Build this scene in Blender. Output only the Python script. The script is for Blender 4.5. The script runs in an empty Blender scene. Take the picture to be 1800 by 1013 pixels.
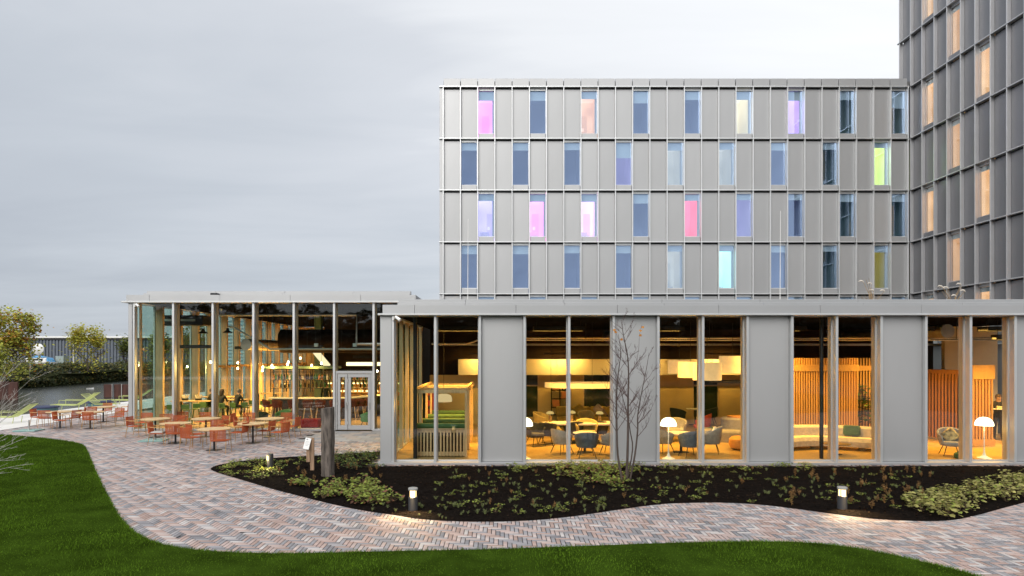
import bpy, bmesh, math, random
import numpy as np
from mathutils import Vector, Matrix, noise as mnoise
from mathutils.geometry import tessellate_polygon, delaunay_2d_cdt
random.seed(7); RNG = np.random.default_rng(7)
S = bpy.context.scene; COL = S.collection
R = math.radians; PI = math.pi
# ------------------------------------------------------------------ camera, sky, sun, exposure
F, XV, YH, H = 1118.0, 876.0, 625.0, 3.3          # measured from the photograph (1800 px wide)
cam = bpy.data.cameras.new('camera'); camo = bpy.data.objects.new('camera', cam); COL.objects.link(camo)
camo.location = (0, 0, H); camo.rotation_euler = (R(90), 0, 0)
cam.sensor_width = 36; cam.lens = 36*F/1800; cam.shift_x = (900-XV)/1800; cam.shift_y = (YH-506.5)/1800
cam.clip_start = 0.1; cam.clip_end = 4000
S.camera = camo
S.view_settings.view_transform = 'Standard'; S.view_settings.look = 'None'
S.view_settings.gamma = 1; S.view_settings.use_curve_mapping = False; S.view_settings.exposure = 0.75
S.cycles.use_denoising = True
S.cycles.transparent_max_bounces = 28; S.cycles.max_bounces = 8; S.cycles.diffuse_bounces = 4; S.cycles.glossy_bounces = 4
S.cycles.sample_clamp_indirect = 6; S.cycles.caustics_reflective = False; S.cycles.caustics_refractive = False

SUN_EL, SUN_AZ = R(34), R(205)                     # soft light from behind and left of the camera
W = bpy.data.worlds.new('World'); S.world = W; W.use_nodes = True
nt = W.node_tree; nt.nodes.clear(); N = nt.nodes.new; L = nt.links.new
def wm(op, a, b=None, c=None):
    n = N('ShaderNodeMath'); n.operation = op
    for i, v in enumerate((a, b, c)):
        if v is None: continue
        if isinstance(v, (int, float)): n.inputs[i].default_value = v
        else: L(v, n.inputs[i])
    return n.outputs[0]
wo = N('ShaderNodeOutputWorld'); tc = N('ShaderNodeTexCoord'); sx = N('ShaderNodeSeparateXYZ'); L(tc.outputs['Generated'], sx.inputs[0])
sky = N('ShaderNodeTexSky'); sky.sky_type = 'NISHITA'; sky.sun_disc = False; sky.sun_elevation = SUN_EL; sky.sun_rotation = SUN_AZ
bg1 = N('ShaderNodeBackground'); bg1.inputs[1].default_value = 0.06; L(sky.outputs[0], bg1.inputs[0])
zc = wm('MAXIMUM', sx.outputs[2], 0.0); den = wm('ADD', zc, 0.10)
cv = N('ShaderNodeCombineXYZ'); L(wm('MULTIPLY', wm('DIVIDE', sx.outputs[0], den), 0.42), cv.inputs[0]); L(wm('MULTIPLY', wm('DIVIDE', sx.outputs[1], den), 1.0), cv.inputs[1])
def wnoise(scale, detail, dist, rough=0.5):
    n = N('ShaderNodeTexNoise'); n.inputs['Scale'].default_value = scale; n.inputs['Detail'].default_value = detail
    n.inputs['Distortion'].default_value = dist; n.inputs['Roughness'].default_value = rough; L(cv.outputs[0], n.inputs['Vector']); return n.outputs[0]
n1 = wnoise(0.55, 5, 0.5, 0.5); n2 = wnoise(1.7, 6, 0.7, 0.55)
# brighter cloud to the upper right ahead, thicker grey cloud low on the left, as in the photograph
dt = N('ShaderNodeVectorMath'); dt.operation = 'DOT_PRODUCT'; L(tc.outputs['Generated'], dt.inputs[0]); dt.inputs[1].default_value = Vector((0.55, -0.10, 0.80)).normalized()
base = wm('MULTIPLY_ADD', dt.outputs['Value'], 0.72, 0.46)
t = wm('ADD', base, wm('MULTIPLY', wm('SUBTRACT', n1, 0.5), 0.68)); t = wm('ADD', t, wm('MULTIPLY', wm('SUBTRACT', n2, 0.5), 0.30))
cr = N('ShaderNodeValToRGB'); L(t, cr.inputs[0]); e = cr.color_ramp.elements
e[0].position = 0.12; e[0].color = (0.300, 0.325, 0.365, 1); e[1].position = 0.90; e[1].color = (0.67, 0.682, 0.70, 1)
m = e.new(0.36); m.color = (0.365, 0.392, 0.43, 1); m = e.new(0.58); m.color = (0.455, 0.475, 0.508, 1); m = e.new(0.68); m.color = (0.56, 0.575, 0.597, 1)
bg2 = N('ShaderNodeBackground'); L(cr.outputs[0], bg2.inputs[0]); bg2.inputs[1].default_value = 0.97
mx = N('ShaderNodeMixShader'); mx.inputs[0].default_value = 0.93; L(bg1.outputs[0], mx.inputs[1]); L(bg2.outputs[0], mx.inputs[2]); L(mx.outputs[0], wo.inputs[0])
sl = bpy.data.lights.new('sun', 'SUN'); sl.energy = 1.5; sl.angle = R(45); sl.color = (1.0, 0.96, 0.91)
so = bpy.data.objects.new('sun', sl); COL.objects.link(so)
# direction the light travels: from azimuth behind-left of the camera
sd = Vector((math.sin(SUN_AZ)*math.cos(SUN_EL), math.cos(SUN_AZ)*math.cos(SUN_EL), math.sin(SUN_EL)))
so.rotation_euler = (-sd).to_track_quat('-Z', 'Y').to_euler()

# ------------------------------------------------------------------ helpers
def P(px, py, Y): return Vector(((px-XV)*Y/F, Y, H-(py-YH)*Y/F))
def G(px, py, z=0.0):
    Y = (H-z)*F/(py-YH); return Vector(((px-XV)*Y/F, Y, z))

class MB:
    def __init__(s): s.v = []; s.f = []; s.m = []
    def add(s, vs, fs, mi=0):
        b = len(s.v); s.v += [tuple(v) for v in vs]; s.f += [tuple(i+b for i in f) for f in fs]; s.m += [mi]*len(fs); return s
    def box(s, x0, x1, y0, y1, z0, z1, mi=0, M=None):
        vs = [(x0,y0,z0),(x1,y0,z0),(x1,y1,z0),(x0,y1,z0),(x0,y0,z1),(x1,y0,z1),(x1,y1,z1),(x0,y1,z1)]
        if M is not None: vs = [M @ Vector(v) for v in vs]
        return s.add(vs, [(0,3,2,1),(4,5,6,7),(0,1,5,4),(1,2,6,5),(2,3,7,6),(3,0,4,7)], mi)
    def cbox(s, x0, x1, y0, y1, z0, z1, c=0.01, mi=0, M=None):   # box with chamfered edges
        vs = []; 
        for (X, dx) in ((x0, c), (x1, -c)):
            for (Y, dy) in ((y0, c), (y1, -c)):
                for (Z, dz) in ((z0, c), (z1, -c)):
                    vs += [(X, Y+dy, Z+dz), (X+dx, Y, Z+dz), (X+dx, Y+dy, Z)]
        if M is not None: vs = [M @ Vector(v) for v in vs]
        bm = bmesh.new()
        for v in vs: bm.verts.new(v)
        r = bmesh.ops.convex_hull(bm, input=bm.verts); bm.verts.index_update()
        fs = [[v.index for v in f.verts] for f in bm.faces]; vv = [v.co.copy() for v in bm.verts]; bm.free()
        return s.add(vv, fs, mi)
    def tube(s, pts, r, n=6, mi=0, cap=True):
        pts = [Vector(p) for p in pts]; k = len(pts); rs = r if isinstance(r, (list, tuple)) else [r]*k
        ref = None; rings = []
        for i, p in enumerate(pts):
            t = (pts[min(i+1, k-1)]-pts[max(i-1, 0)])
            if t.length < 1e-9: t = Vector((0,0,1))
            t.normalize()
            if ref is None or abs(ref.dot(t)) > 0.95: ref = Vector((1,0,0)) if abs(t.x) < 0.8 else Vector((0,1,0))
            a = (ref - t*ref.dot(t)).normalized(); b = t.cross(a); ref = a
            rings.append([p + (a*math.cos(2*PI*j/n)+b*math.sin(2*PI*j/n))*rs[i] for j in range(n)])
        vs = [v for rg in rings for v in rg]; fs = []
        for i in range(k-1):
            for j in range(n): fs.append((i*n+j, i*n+(j+1)%n, (i+1)*n+(j+1)%n, (i+1)*n+j))
        if cap: fs += [tuple(range(n-1, -1, -1)), tuple((k-1)*n+j for j in range(n))]
        return s.add(vs, fs, mi)
    def lathe(s, prof, c=(0,0,0), n=24, mi=0, sx=1, sy=1):   # prof: (r, z)
        vs = []; fs = []; k = len(prof)
        for (r, z) in prof:
            for j in range(n): vs.append((c[0]+r*sx*math.cos(2*PI*j/n), c[1]+r*sy*math.sin(2*PI*j/n), c[2]+z))
        for i in range(k-1):
            for j in range(n): fs.append((i*n+j, i*n+(j+1)%n, (i+1)*n+(j+1)%n, (i+1)*n+j))
        if prof[0][0] > 1e-6: fs.append(tuple(range(n-1, -1, -1)))
        if prof[-1][0] > 1e-6: fs.append(tuple((k-1)*n+j for j in range(n)))
        return s.add(vs, fs, mi)
    def sweep(s, prof, path, closed=True, mi=0):   # prof: list of (u,w); path: list of (origin, dirU, dirW)
        n = len(prof); vs = []; fs = []
        for (o, u, w) in path:
            for (a, b) in prof: vs.append(Vector(o)+Vector(u)*a+Vector(w)*b)
        for i in range(len(path)-1):
            for j in range(n): fs.append((i*n+j, i*n+(j+1)%n, (i+1)*n+(j+1)%n, (i+1)*n+j))
        if closed: fs += [tuple(range(n-1, -1, -1)), tuple((len(path)-1)*n+j for j in range(n))]
        return s.add(vs, fs, mi)
    def mesh(s, name, mats, smooth=False):
        me = bpy.data.meshes.new(name); me.from_pydata(s.v, [], s.f)
        for m in (mats if isinstance(mats, (list, tuple)) else [mats]): me.materials.append(m)
        if any(s.m): me.polygons.foreach_set('material_index', s.m)
        bm = bmesh.new(); bm.from_mesh(me); bmesh.ops.recalc_face_normals(bm, faces=bm.faces); bm.to_mesh(me); bm.free()
        if smooth:
            me.polygons.foreach_set('use_smooth', [True]*len(me.polygons)); me.set_sharp_from_angle(angle=R(38))
        me.update(); return me
    def build(s, name, mats, parent=None, smooth=False, loc=None, rz=0):
        return link(name, s.mesh(name, mats, smooth), parent, loc, rz)
def link(name, me, parent=None, loc=None, rz=0):
    o = bpy.data.objects.new(name, me); COL.objects.link(o)
    if parent is not None: o.parent = parent
    if loc is not None: o.location = loc
    if rz: o.rotation_euler = (0, 0, rz)
    return o
def tag(o, label=None, cat=None, group=None, kind=None):
    if label: o['label'] = label
    if cat: o['category'] = cat
    if group: o['group'] = group
    if kind: o['kind'] = kind
    return o
def thing(name, label, cat, loc=(0,0,0), rz=0, group=None):
    o = bpy.data.objects.new(name, None); COL.objects.link(o); o.empty_display_size = 0.2
    o.location = loc; o.rotation_euler = (0, 0, rz); return tag(o, label, cat, group)
def dup(root, loc, rz=0, label=None, group=None, sc=None):
    kids = {}
    for o in dup.index: kids.setdefault(o.parent, []).append(o)
    return None
def copy_tree(o, parent=None):
    c = o.copy(); COL.objects.link(c); c.parent = parent
    for ch in o.children: copy_tree(ch, c)
    return c
def place(root, loc, rz=0, label=None, sc=None, used=set()):
    c = root if root.name not in used else copy_tree(root)
    used.add(root.name); c.location = loc; c.rotation_euler = (0, 0, rz)
    if sc: c.scale = (sc, sc, sc) if isinstance(sc, (int, float)) else sc
    if label: c['label'] = label
    return c
def sheet(poly, z):
    b = MB(); vs = [Vector((p[0], p[1], z)) for p in poly]
    b.add(vs, [tuple(t) for t in tessellate_polygon([vs])]); return b
def catmull(pts, n=6):
    out = []; k = len(pts)
    for i in range(k-1):
        p0, p1, p2, p3 = (np.array(pts[max(i-1, 0)]), np.array(pts[i]), np.array(pts[i+1]), np.array(pts[min(i+2, k-1)]))
        for j in range(n):
            t = j/n; out.append(tuple(0.5*((2*p1)+(-p0+p2)*t+(2*p0-5*p1+4*p2-p3)*t*t+(-p0+3*p1-3*p2+p3)*t**3)))
    out.append(tuple(pts[-1])); return out
def inside(X, Y, poly):
    r = np.zeros(len(X), bool); n = len(poly); j = n-1
    for i in range(n):
        xi, yi = poly[i][:2]; xj, yj = poly[j][:2]
        if yi != yj: r ^= ((yi > Y) != (yj > Y)) & (X < (xj-xi)*(Y-yi)/(yj-yi)+xi)
        j = i
    return r
def np_mesh(name, V, Fc, mat, k):   # V (n,3), Fc (m,k)
    me = bpy.data.meshes.new(name); me.vertices.add(len(V)); me.vertices.foreach_set('co', V.astype(np.float32).ravel())
    m = len(Fc); me.loops.add(m*k); me.loops.foreach_set('vertex_index', Fc.astype(np.int32).ravel())
    me.polygons.add(m); me.polygons.foreach_set('loop_start', np.arange(0, m*k, k, dtype=np.int32))
    me.materials.append(mat); me.update(calc_edges=True); return me

# ------------------------------------------------------------------ materials
def shade(c, k): return (min(1, c[0]*k), min(1, c[1]*k), min(1, c[2]*k), 1)
def Mt(name, col, rough=0.6, metal=0.0, var=0.1, scale=5, stretch=(1,1,1), bump=0.0, bscale=60, rand=0.0, cols=None, obj_rand=False, emit=None, estr=0, spec=0.5, trans=0):
    m = bpy.data.materials.new(name); m.use_nodes = True; nt = m.node_tree; N = nt.nodes.new; L = nt.links.new
    b = nt.nodes['Principled BSDF']; b.inputs['Roughness'].default_value = rough; b.inputs['Metallic'].default_value = metal
    b.inputs['Specular IOR Level'].default_value = spec
    tc = N('ShaderNodeTexCoord'); mp = N('ShaderNodeMapping'); mp.inputs['Scale'].default_value = stretch; L(tc.outputs['Object'], mp.inputs[0])
    nz = N('ShaderNodeTexNoise'); nz.inputs['Scale'].default_value = scale; nz.inputs['Detail'].default_value = 5; L(mp.outputs[0], nz.inputs['Vector'])
    rp = N('ShaderNodeValToRGB'); L(nz.outputs[0], rp.inputs[0]); e = rp.color_ramp.elements
    e[0].position = 0.32; e[1].position = 0.68; e[0].color = shade(col, 1-var); e[1].color = shade(col, 1+var)
    out = rp.outputs[0]
    if rand or cols:
        if obj_rand: ri = N('ShaderNodeObjectInfo').outputs['Random']
        else: ri = N('ShaderNodeNewGeometry').outputs['Random Per Island']
        r2 = N('ShaderNodeValToRGB'); L(ri, r2.inputs[0]); e = r2.color_ramp.elements
        if cols:
            r2.color_ramp.interpolation = 'CONSTANT'
            while len(e) < len(cols): e.new(0.5)
            for i, c in enumerate(cols): e[i].position = i/len(cols); e[i].color = (*c, 1)
        else:
            e[0].color = (1-rand,)*3+(1,); e[1].color = (1+rand,)*3+(1,)
        mx = N('ShaderNodeMix'); mx.data_type = 'RGBA'; mx.blend_type = 'MULTIPLY'; mx.inputs[0].default_value = 1
        L(out, mx.inputs[6]); L(r2.outputs[0], mx.inputs[7]); out = mx.outputs[2]
    L(out, b.inputs['Base Color'])
    if bump:
        n2 = N('ShaderNodeTexNoise'); n2.inputs['Scale'].default_value = bscale; n2.inputs['Detail'].default_value = 4; L(mp.outputs[0], n2.inputs['Vector'])
        bp = N('ShaderNodeBump'); bp.inputs['Strength'].default_value = bump; bp.inputs['Distance'].default_value = 0.02; L(n2.outputs[0], bp.inputs['Height']); L(bp.outputs[0], b.inputs['Normal'])
    if emit: b.inputs['Emission Color'].default_value = (*emit, 1); b.inputs['Emission Strength'].default_value = estr
    if trans:
        tr = N('ShaderNodeBsdfTranslucent'); L(out, tr.inputs[0]); ms = N('ShaderNodeMixShader'); ms.inputs[0].default_value = trans
        L(b.outputs[0], ms.inputs[1]); L(tr.outputs[0], ms.inputs[2]); L(ms.outputs[0], nt.nodes['Material Output'].inputs[0])
    return m
def Glass(name, tint, r0, gcol=(1,1,1)):
    m = bpy.data.materials.new(name); m.use_nodes = True; nt = m.node_tree; nt.nodes.clear(); N = nt.nodes.new; L = nt.links.new
    o = N('ShaderNodeOutputMaterial'); t = N('ShaderNodeBsdfTransparent'); t.inputs[0].default_value = (*tint, 1)
    g = N('ShaderNodeBsdfGlossy'); g.inputs['Roughness'].default_value = 0.02; g.inputs[0].default_value = (*gcol, 1)
    lw = N('ShaderNodeLayerWeight'); lw.inputs[0].default_value = 0.5
    p = N('ShaderNodeMath'); p.operation = 'POWER'; L(lw.outputs['Facing'], p.inputs[0]); p.inputs[1].default_value = 5
    a = N('ShaderNodeMath'); a.operation = 'MULTIPLY_ADD'; L(p.outputs[0], a.inputs[0]); a.inputs[1].default_value = 0.9-r0; a.inputs[2].default_value = r0
    x = N('ShaderNodeMixShader'); L(a.outputs[0], x.inputs[0]); L(t.outputs[0], x.inputs[1]); L(g.outputs[0], x.inputs[2]); L(x.outputs[0], o.inputs[0]); return m
def Emit(name, col, s, sample=True):
    m = bpy.data.materials.new(name); m.use_nodes = True; nt = m.node_tree; nt.nodes.clear()
    o = nt.nodes.new('ShaderNodeOutputMaterial'); e = nt.nodes.new('ShaderNodeEmission'); e.inputs[0].default_value = (*col, 1); e.inputs[1].default_value = s
    nt.links.new(e.outputs[0], o.inputs[0])
    if not sample: m.cycles.emission_sampling = 'NONE'
    return m
alu = Mt('anodised_panel', (0.45, 0.453, 0.455), 0.46, 0.55, 0.05, 0.5, (1,1,0.35), 0.03, 5, rand=0.03, obj_rand=True)
alu_hotel = Mt('hotel_panel', (0.445, 0.449, 0.452), 0.48, 0.55, 0.05, 0.5, (1,1,0.3), 0.03, 4, rand=0.05, obj_rand=True)
alu_fin = Mt('fin_metal', (0.62, 0.63, 0.63), 0.36, 0.6, 0.03, 2)
fin_hotel = Mt('hotel_fin_metal', (0.74, 0.75, 0.75), 0.38, 0.6, 0.03, 2)
fascia_m = Mt('fascia_metal', (0.44, 0.445, 0.45), 0.42, 0.6, 0.03, 0.6, (1,1,1), 0.03, 3)
tower_p = Mt('shaded_tower_panel', (0.25, 0.25, 0.262), 0.42, 0.55, 0.05, 0.5, (1,1,0.3), 0.03, 4, rand=0.06, obj_rand=True)  # panels darkened to carry the shade on the side-facing tower facade
tower_f = Mt('tower_fin_metal', (0.55, 0.55, 0.56), 0.38, 0.6, 0.03, 2)
roof_m = Mt('roof_membrane', (0.22, 0.22, 0.22), 0.9, 0, 0.2, 2)
gl = Glass('clear_glass', (0.90, 0.93, 0.91), 0.05)
gl_side = Glass('side_glass', (0.76, 0.88, 0.84), 0.05)
gl_hotel = Glass('coated_glass', (0.86, 0.92, 0.96), 0.20, (0.60, 0.74, 1.0))
gl_tower = Glass('tower_glass', (0.85, 0.88, 0.88), 0.08)
wood_l = Mt('pale_oak', (0.56, 0.40, 0.22), 0.5, 0, 0.18, 3, (6,6,0.6), 0.05, 30)
wood_t = Mt('teak_slats', (0.62, 0.43, 0.22), 0.5, 0, 0.18, 4, (1,8,1), 0.05, 30, rand=0.1)
wood_s = Mt('slat_wood', (0.55, 0.33, 0.13), 0.5, 0, 0.07, 3, (6,6,0.5), 0.04, 30, rand=0.12, obj_rand=True)
wood_r = Mt('red_slat_wood', (0.36, 0.16, 0.06), 0.5, 0, 0.07, 3, (6,6,0.5), 0.04, 30, rand=0.12, obj_rand=True)
floor_w = Mt('oak_floor', (0.45, 0.30, 0.14), 0.38, 0, 0.12, 2, (0.5,6,1), 0.03, 20)
floor_c = Mt('resin_floor', (0.36, 0.24, 0.09), 0.32, 0, 0.2, 0.8)
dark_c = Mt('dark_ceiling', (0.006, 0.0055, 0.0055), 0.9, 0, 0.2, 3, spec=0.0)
black_m = Mt('black_metal', (0.018, 0.018, 0.02), 0.45, 0.2, 0.1, 5)
dark_w = Mt('dark_brown_wall', (0.034, 0.021, 0.013), 0.8, 0, 0.25, 2, (1,1,0.4), spec=0.05)
warm_w = Mt('warm_plaster', (0.62, 0.45, 0.19), 0.8, 0, 0.10, 1.2)
cream_w = Mt('cream_bulkhead', (0.80, 0.70, 0.50), 0.8, 0, 0.03, 1)
white_p = Mt('white_paint', (0.80, 0.80, 0.78), 0.45, 0, 0.03, 3)
duct_m = Mt('galvanised_duct', (0.62, 0.62, 0.60), 0.35, 0.85, 0.08, 6)
# ------------------------------------------------------------------ ground, lawn, paving, bed, canal
soil_m = Mt('ground_soil', (0.10, 0.085, 0.06), 0.95, 0, 0.3, 0.5, bump=0.3, bscale=4)
sand_m = Mt('joint_sand', (0.022, 0.019, 0.020), 0.95, 0, 0.25, 6)
tag(sheet([(-26.5,-60),(600,-60),(600,78),(-26.5,78)], -0.07).build('ground', soil_m), kind='structure')
BKP = [(px, (H+0.75)*F/(np.interp(px, [-80,0,60,130,215,320,420], [686,683.5,681.5,676,669.5,667,666])-YH)) for px in range(-80, 430, 20)]
tag(sheet([(-1500,-60),(-68,-60)]+[((px-XV)*Y_/F, Y_+4.2) for px, Y_ in BKP]+[(600,112),(1500,1500),(-1500,1500)], 0.1).build('far_bank_ground', soil_m), kind='structure')
LAWN_PX = [(-190,758.5),(-90,760.5),(0,765),(60,769.5),(110,775.5),(138,781),(150,789),(160,811),(172,839),(190,875),(208,908),(225,928),(250,946),(290,960),(340,968.5),(400,973),(480,975),(560,974.3),(640,972.2),(750,970),(860,967.8),(1000,963),(1150,957.5),(1250,955),(1330,954),(1400,955.5),(1460,960),(1530,970),(1600,985),(1655,998),(1712,1013),(1800,1040),(1960,1090)]
lawn_c = [tuple(G(x, y)[:2]) for x, y in catmull(LAWN_PX, 5)]
LAWN = lawn_c + [(12, 5), (27, -1), (27, -30), (-26.3, -30), (-26.3, lawn_c[0][1])]
BED_PX = [(668,793.5),(620,797),(588,799),(544,801.6),(501,803.8),(468,806.4),(436,809.3),(403,813.8),(382,818.2),(372,822.5),(371,826),(382,831),(403,837.4),(425,844),(447,850.6),(468,857),(490,863),(512,868.6),(534,874.3),(555,879.7),(577,885),(599,890),(620,894.5),(642,898.5),(662,901.6),(700,907),(725,911),(750,913.8),(783,916),(833,917.5),(900,916.7),(950,914),(1000,909),(1050,902),(1100,894.5),(1150,888),(1185,885.3),(1250,884),(1300,885),(1350,889),(1400,895),(1450,902),(1500,908.5),(1550,913.5),(1620,916.5),(1675,914.5),(1720,905.5),(1760,894.5),(1800,884),(1860,868),(1960,852),(2040,848)]
bed_c = [tuple(G(x, y)[:2]) for x, y in catmull(BED_PX, 4)]
BED = [(-3.60, 21.9)] + bed_c + [(21.1, 16.6), (21.1, 19.24), (-3.60, 19.24)]
lawn_m = Mt('lawn_soil', (0.026, 0.048, 0.005), 0.95, 0, 0.35, 1.5, spec=0.0)
tag(sheet(LAWN, 0.022).build('lawn', lawn_m), kind='structure')
# herringbone brick paving: every brick is geometry
pave = tag(sheet([(-21.9,-2),(27,-2),(27,19.0),(21.2,19.1),(21.2,27.72),(-3.5,27.72),(-16.5,27.73),(-16.5,60),(-21.9,60)], -0.0045).build('brick_paving', sand_m), kind='structure')
Wd, Lg = 0.08, 0.272
BR = []
# stair vector (W, -W), next stair (L, L): rows of the zigzag run down to the right
for i in range(-220, 640):
    for j in range(-110, 220):
        x = -24 + i*Wd + j*Lg; y = 30 - i*Wd + j*Lg - 30
        if not (-23.5 < x < 26.5 and 0.5 < y < 50.5): continue
        BR.append((x+Lg/2, y+Wd/2, 0)); BR.append((x+Lg+Wd/2, y+Lg/2, 1))
BR = np.array(BR)
lx = np.array(LAWN); bx = np.array(BED)
X, Y = BR[:, 0], BR[:, 1]
def shrunk(X, Y, poly, d=0.17):   # deep inside: all four offset points inside too
    r = np.ones(len(X), bool)
    for a in range(8): r &= inside(X+d*math.cos(a*PI/4), Y+d*math.sin(a*PI/4), poly)
    return r
slab = (X > -7.9) & (X < -3.5) & (Y > 24.45) & (Y < 27.9)
keep = ~shrunk(X, Y, LAWN) & ~shrunk(X, Y, BED) & ~((X > -16.2) & (Y > 27.66)) & ~((X > -3.5) & (Y > 19.3)) & (X > -21.85) & ~slab
keep &= (X*F/np.maximum(Y, 1)+XV > -140) & (Y > 1.0) & (X < 26.4) & ((X < 19.5) | (Y < 18.5))
BR = BR[keep]; X, Y = BR[:, 0], BR[:, 1]
vis = (np.abs(X*F/Y+XV-900) < 890) & (H*F/Y+YH < 1010) & ~inside(X, Y, LAWN) & ~inside(X, Y, BED)
order = np.argsort(np.where(vis, np.hypot(X, Y), 1e6)); near = set(order[:300].tolist())
tones = [(0.52,0.36,0.31),(0.28,0.275,0.295),(0.53,0.39,0.35),(0.40,0.375,0.385),(0.48,0.32,0.27),(0.23,0.225,0.245),(0.57,0.45,0.41),(0.34,0.325,0.345),(0.42,0.28,0.23),(0.58,0.53,0.51),(0.51,0.37,0.33),(0.31,0.30,0.32)]
tones = [tuple(min(1, (0.78*c+0.22*sum(t)/3)*0.96) for c in t) for t in tones]
one = (1, 1, 1)
brick_far = Mt('paver_clay', one, 0.85, 0, 0.20, 1.3, cols=tones, bump=0.25, bscale=120)
brick_near = Mt('paver_clay_single', one, 0.8, 0, 0.16, 9, cols=tones, obj_rand=True, bump=0.25, bscale=120)
def brick_arrays(B, jit=True):
    n = len(B); g = 0.0065; c = 0.004
    hx = np.where(B[:, 2] == 0, Lg/2, Wd/2)-g; hy = np.where(B[:, 2] == 0, Wd/2, Lg/2)-g
    dz = RNG.normal(0, 0.0012, n) if jit else np.zeros(n)
    V = np.zeros((n, 12, 3)); sg = [(-1,-1),(1,-1),(1,1),(-1,1)]
    for k, (a, b) in enumerate(sg):
        V[:, k] = np.stack([B[:,0]+a*hx, B[:,1]+b*hy, np.full(n, -0.03)], 1)
        V[:, 4+k] = np.stack([B[:,0]+a*hx, B[:,1]+b*hy, dz-c*0.7], 1)
        V[:, 8+k] = np.stack([B[:,0]+a*(hx-c), B[:,1]+b*(hy-c), dz+RNG.normal(0, 0.0006, n)*jit], 1)
    f = []
    for k in range(4):
        q = (k+1) % 4; f += [(k, q, 4+q, 4+k), (4+k, 4+q, 8+q, 8+k)]
    f.append((8, 9, 10, 11)); f = np.array(f)
    Fc = (f[None] + (np.arange(n)*12)[:, None, None]).reshape(-1, 4)
    return V.reshape(-1, 3), Fc
far_idx = np.array([i for i in range(len(BR)) if i not in near])
V, Fc = brick_arrays(BR[far_idx]); o = link('brick_field', np_mesh('brick_field', V, Fc, brick_far, 4), pave); o['kind'] = 'stuff'
bm_ = {}
for k in (0, 1):
    V, Fc = brick_arrays(np.array([[0, 0, k]]), False); bm_[k] = np_mesh('brick', V, Fc, brick_near, 4)
for i in sorted(near):
    o = link('brick', bm_[int(BR[i, 2])], pave, (BR[i,0], BR[i,1], random.gauss(0, 0.0012))); o.rotation_euler = (random.gauss(0,.002), random.gauss(0,.003), random.gauss(0,.004))
# larger grey slabs before the pavilion door
slab_m = Mt('grey_slab', one, 0.85, 0, 0.12, 3, cols=[(0.36,0.35,0.34),(0.30,0.30,0.31),(0.42,0.37,0.34),(0.33,0.33,0.34),(0.40,0.40,0.40)], obj_rand=True, bump=0.2)
sm = MB().cbox(0.006, 0.544, 0.006, 0.544, -0.02, 0.002, 0.004).mesh('paving_slab', slab_m)
for j in range(6):
    for i in range(8):
        x = -7.93 + i*0.55 + (0.275 if j % 2 else 0); y = 24.42 + j*0.55
        if x > -3.55-0.5: continue
        link('paving_slab', sm, pave, (x, y, random.gauss(0, .0015)))
# lawn blades
def blades(n, xr, yr, h0, h1, wid, poly, dens=None):
    X = RNG.uniform(*xr, n); Y = RNG.uniform(*yr, n); k = inside(X, Y, poly) & (X*F/Y+XV > -60) & (X*F/Y+XV < 2250)
    if dens is not None: k &= RNG.uniform(0, 1, n) < dens(X, Y)
    X, Y = X[k], Y[k]; n = len(X); a = RNG.uniform(0, 2*PI, n); h = RNG.uniform(h0, h1, n)*(0.8+0.35*np.sin(X*1.7+np.cos(Y*2.3)))
    w = wid*RNG.uniform(0.7, 1.3, n)*(Y/11)**0.6; lx = RNG.normal(0, .016, n); ly = RNG.normal(0, .016, n)
    V = np.zeros((n, 3, 3)); z0 = 0.018
    V[:,0] = np.stack([X-np.cos(a)*w, Y-np.sin(a)*w, np.full(n, z0)], 1); V[:,1] = np.stack([X+np.cos(a)*w, Y+np.sin(a)*w, np.full(n, z0)], 1)
    V[:,2] = np.stack([X+lx, Y+ly, z0+h], 1); return V.reshape(-1, 3), np.arange(n*3).reshape(-1, 3)
grass_m = Mt('lawn_grass', (0.080, 0.150, 0.012), 0.8, 0, 0.34, 0.55, rand=0.5, spec=0.02, trans=0.2)
V, Fc = blades(680000, (-24, 12), (9.0, 27.8), 0.024, 0.05, 0.0048, LAWN, lambda X, Y: np.clip((12.5/Y)**1.5, 0.12, 1))
tag(link('grass', np_mesh('grass', V, Fc, grass_m, 3)), 'short mown green lawn grass along the curving brick path', 'grass', kind='stuff')
# ragged longer blades along the cut edge
ed = np.array(lawn_c); k = RNG.integers(0, len(ed)-1, 9000); tt_ = RNG.uniform(0, 1, 9000)[:, None]; pe = ed[k]*(1-tt_)+ed[k+1]*tt_+RNG.normal(0, .018, (9000, 2)); h = RNG.uniform(.03, .075, 9000); an = RNG.uniform(0, 2*PI, 9000); V = np.zeros((9000, 3, 3)); w = 0.005*(pe[:, 1]/11)**.6
V[:,0] = np.stack([pe[:,0]-np.cos(an)*w, pe[:,1]-np.sin(an)*w, np.full(9000, .004)], 1); V[:,1] = np.stack([pe[:,0]+np.cos(an)*w, pe[:,1]+np.sin(an)*w, np.full(9000, .004)], 1); V[:,2] = np.stack([pe[:,0]+RNG.normal(0,.03,9000), pe[:,1]+RNG.normal(0,.03,9000), h], 1)
tag(link('grass', np_mesh('grass', V.reshape(-1,3), np.arange(27000).reshape(-1,3), grass_m, 3)), 'longer ragged grass along the cut lawn edge', 'grass', kind='stuff')
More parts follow.
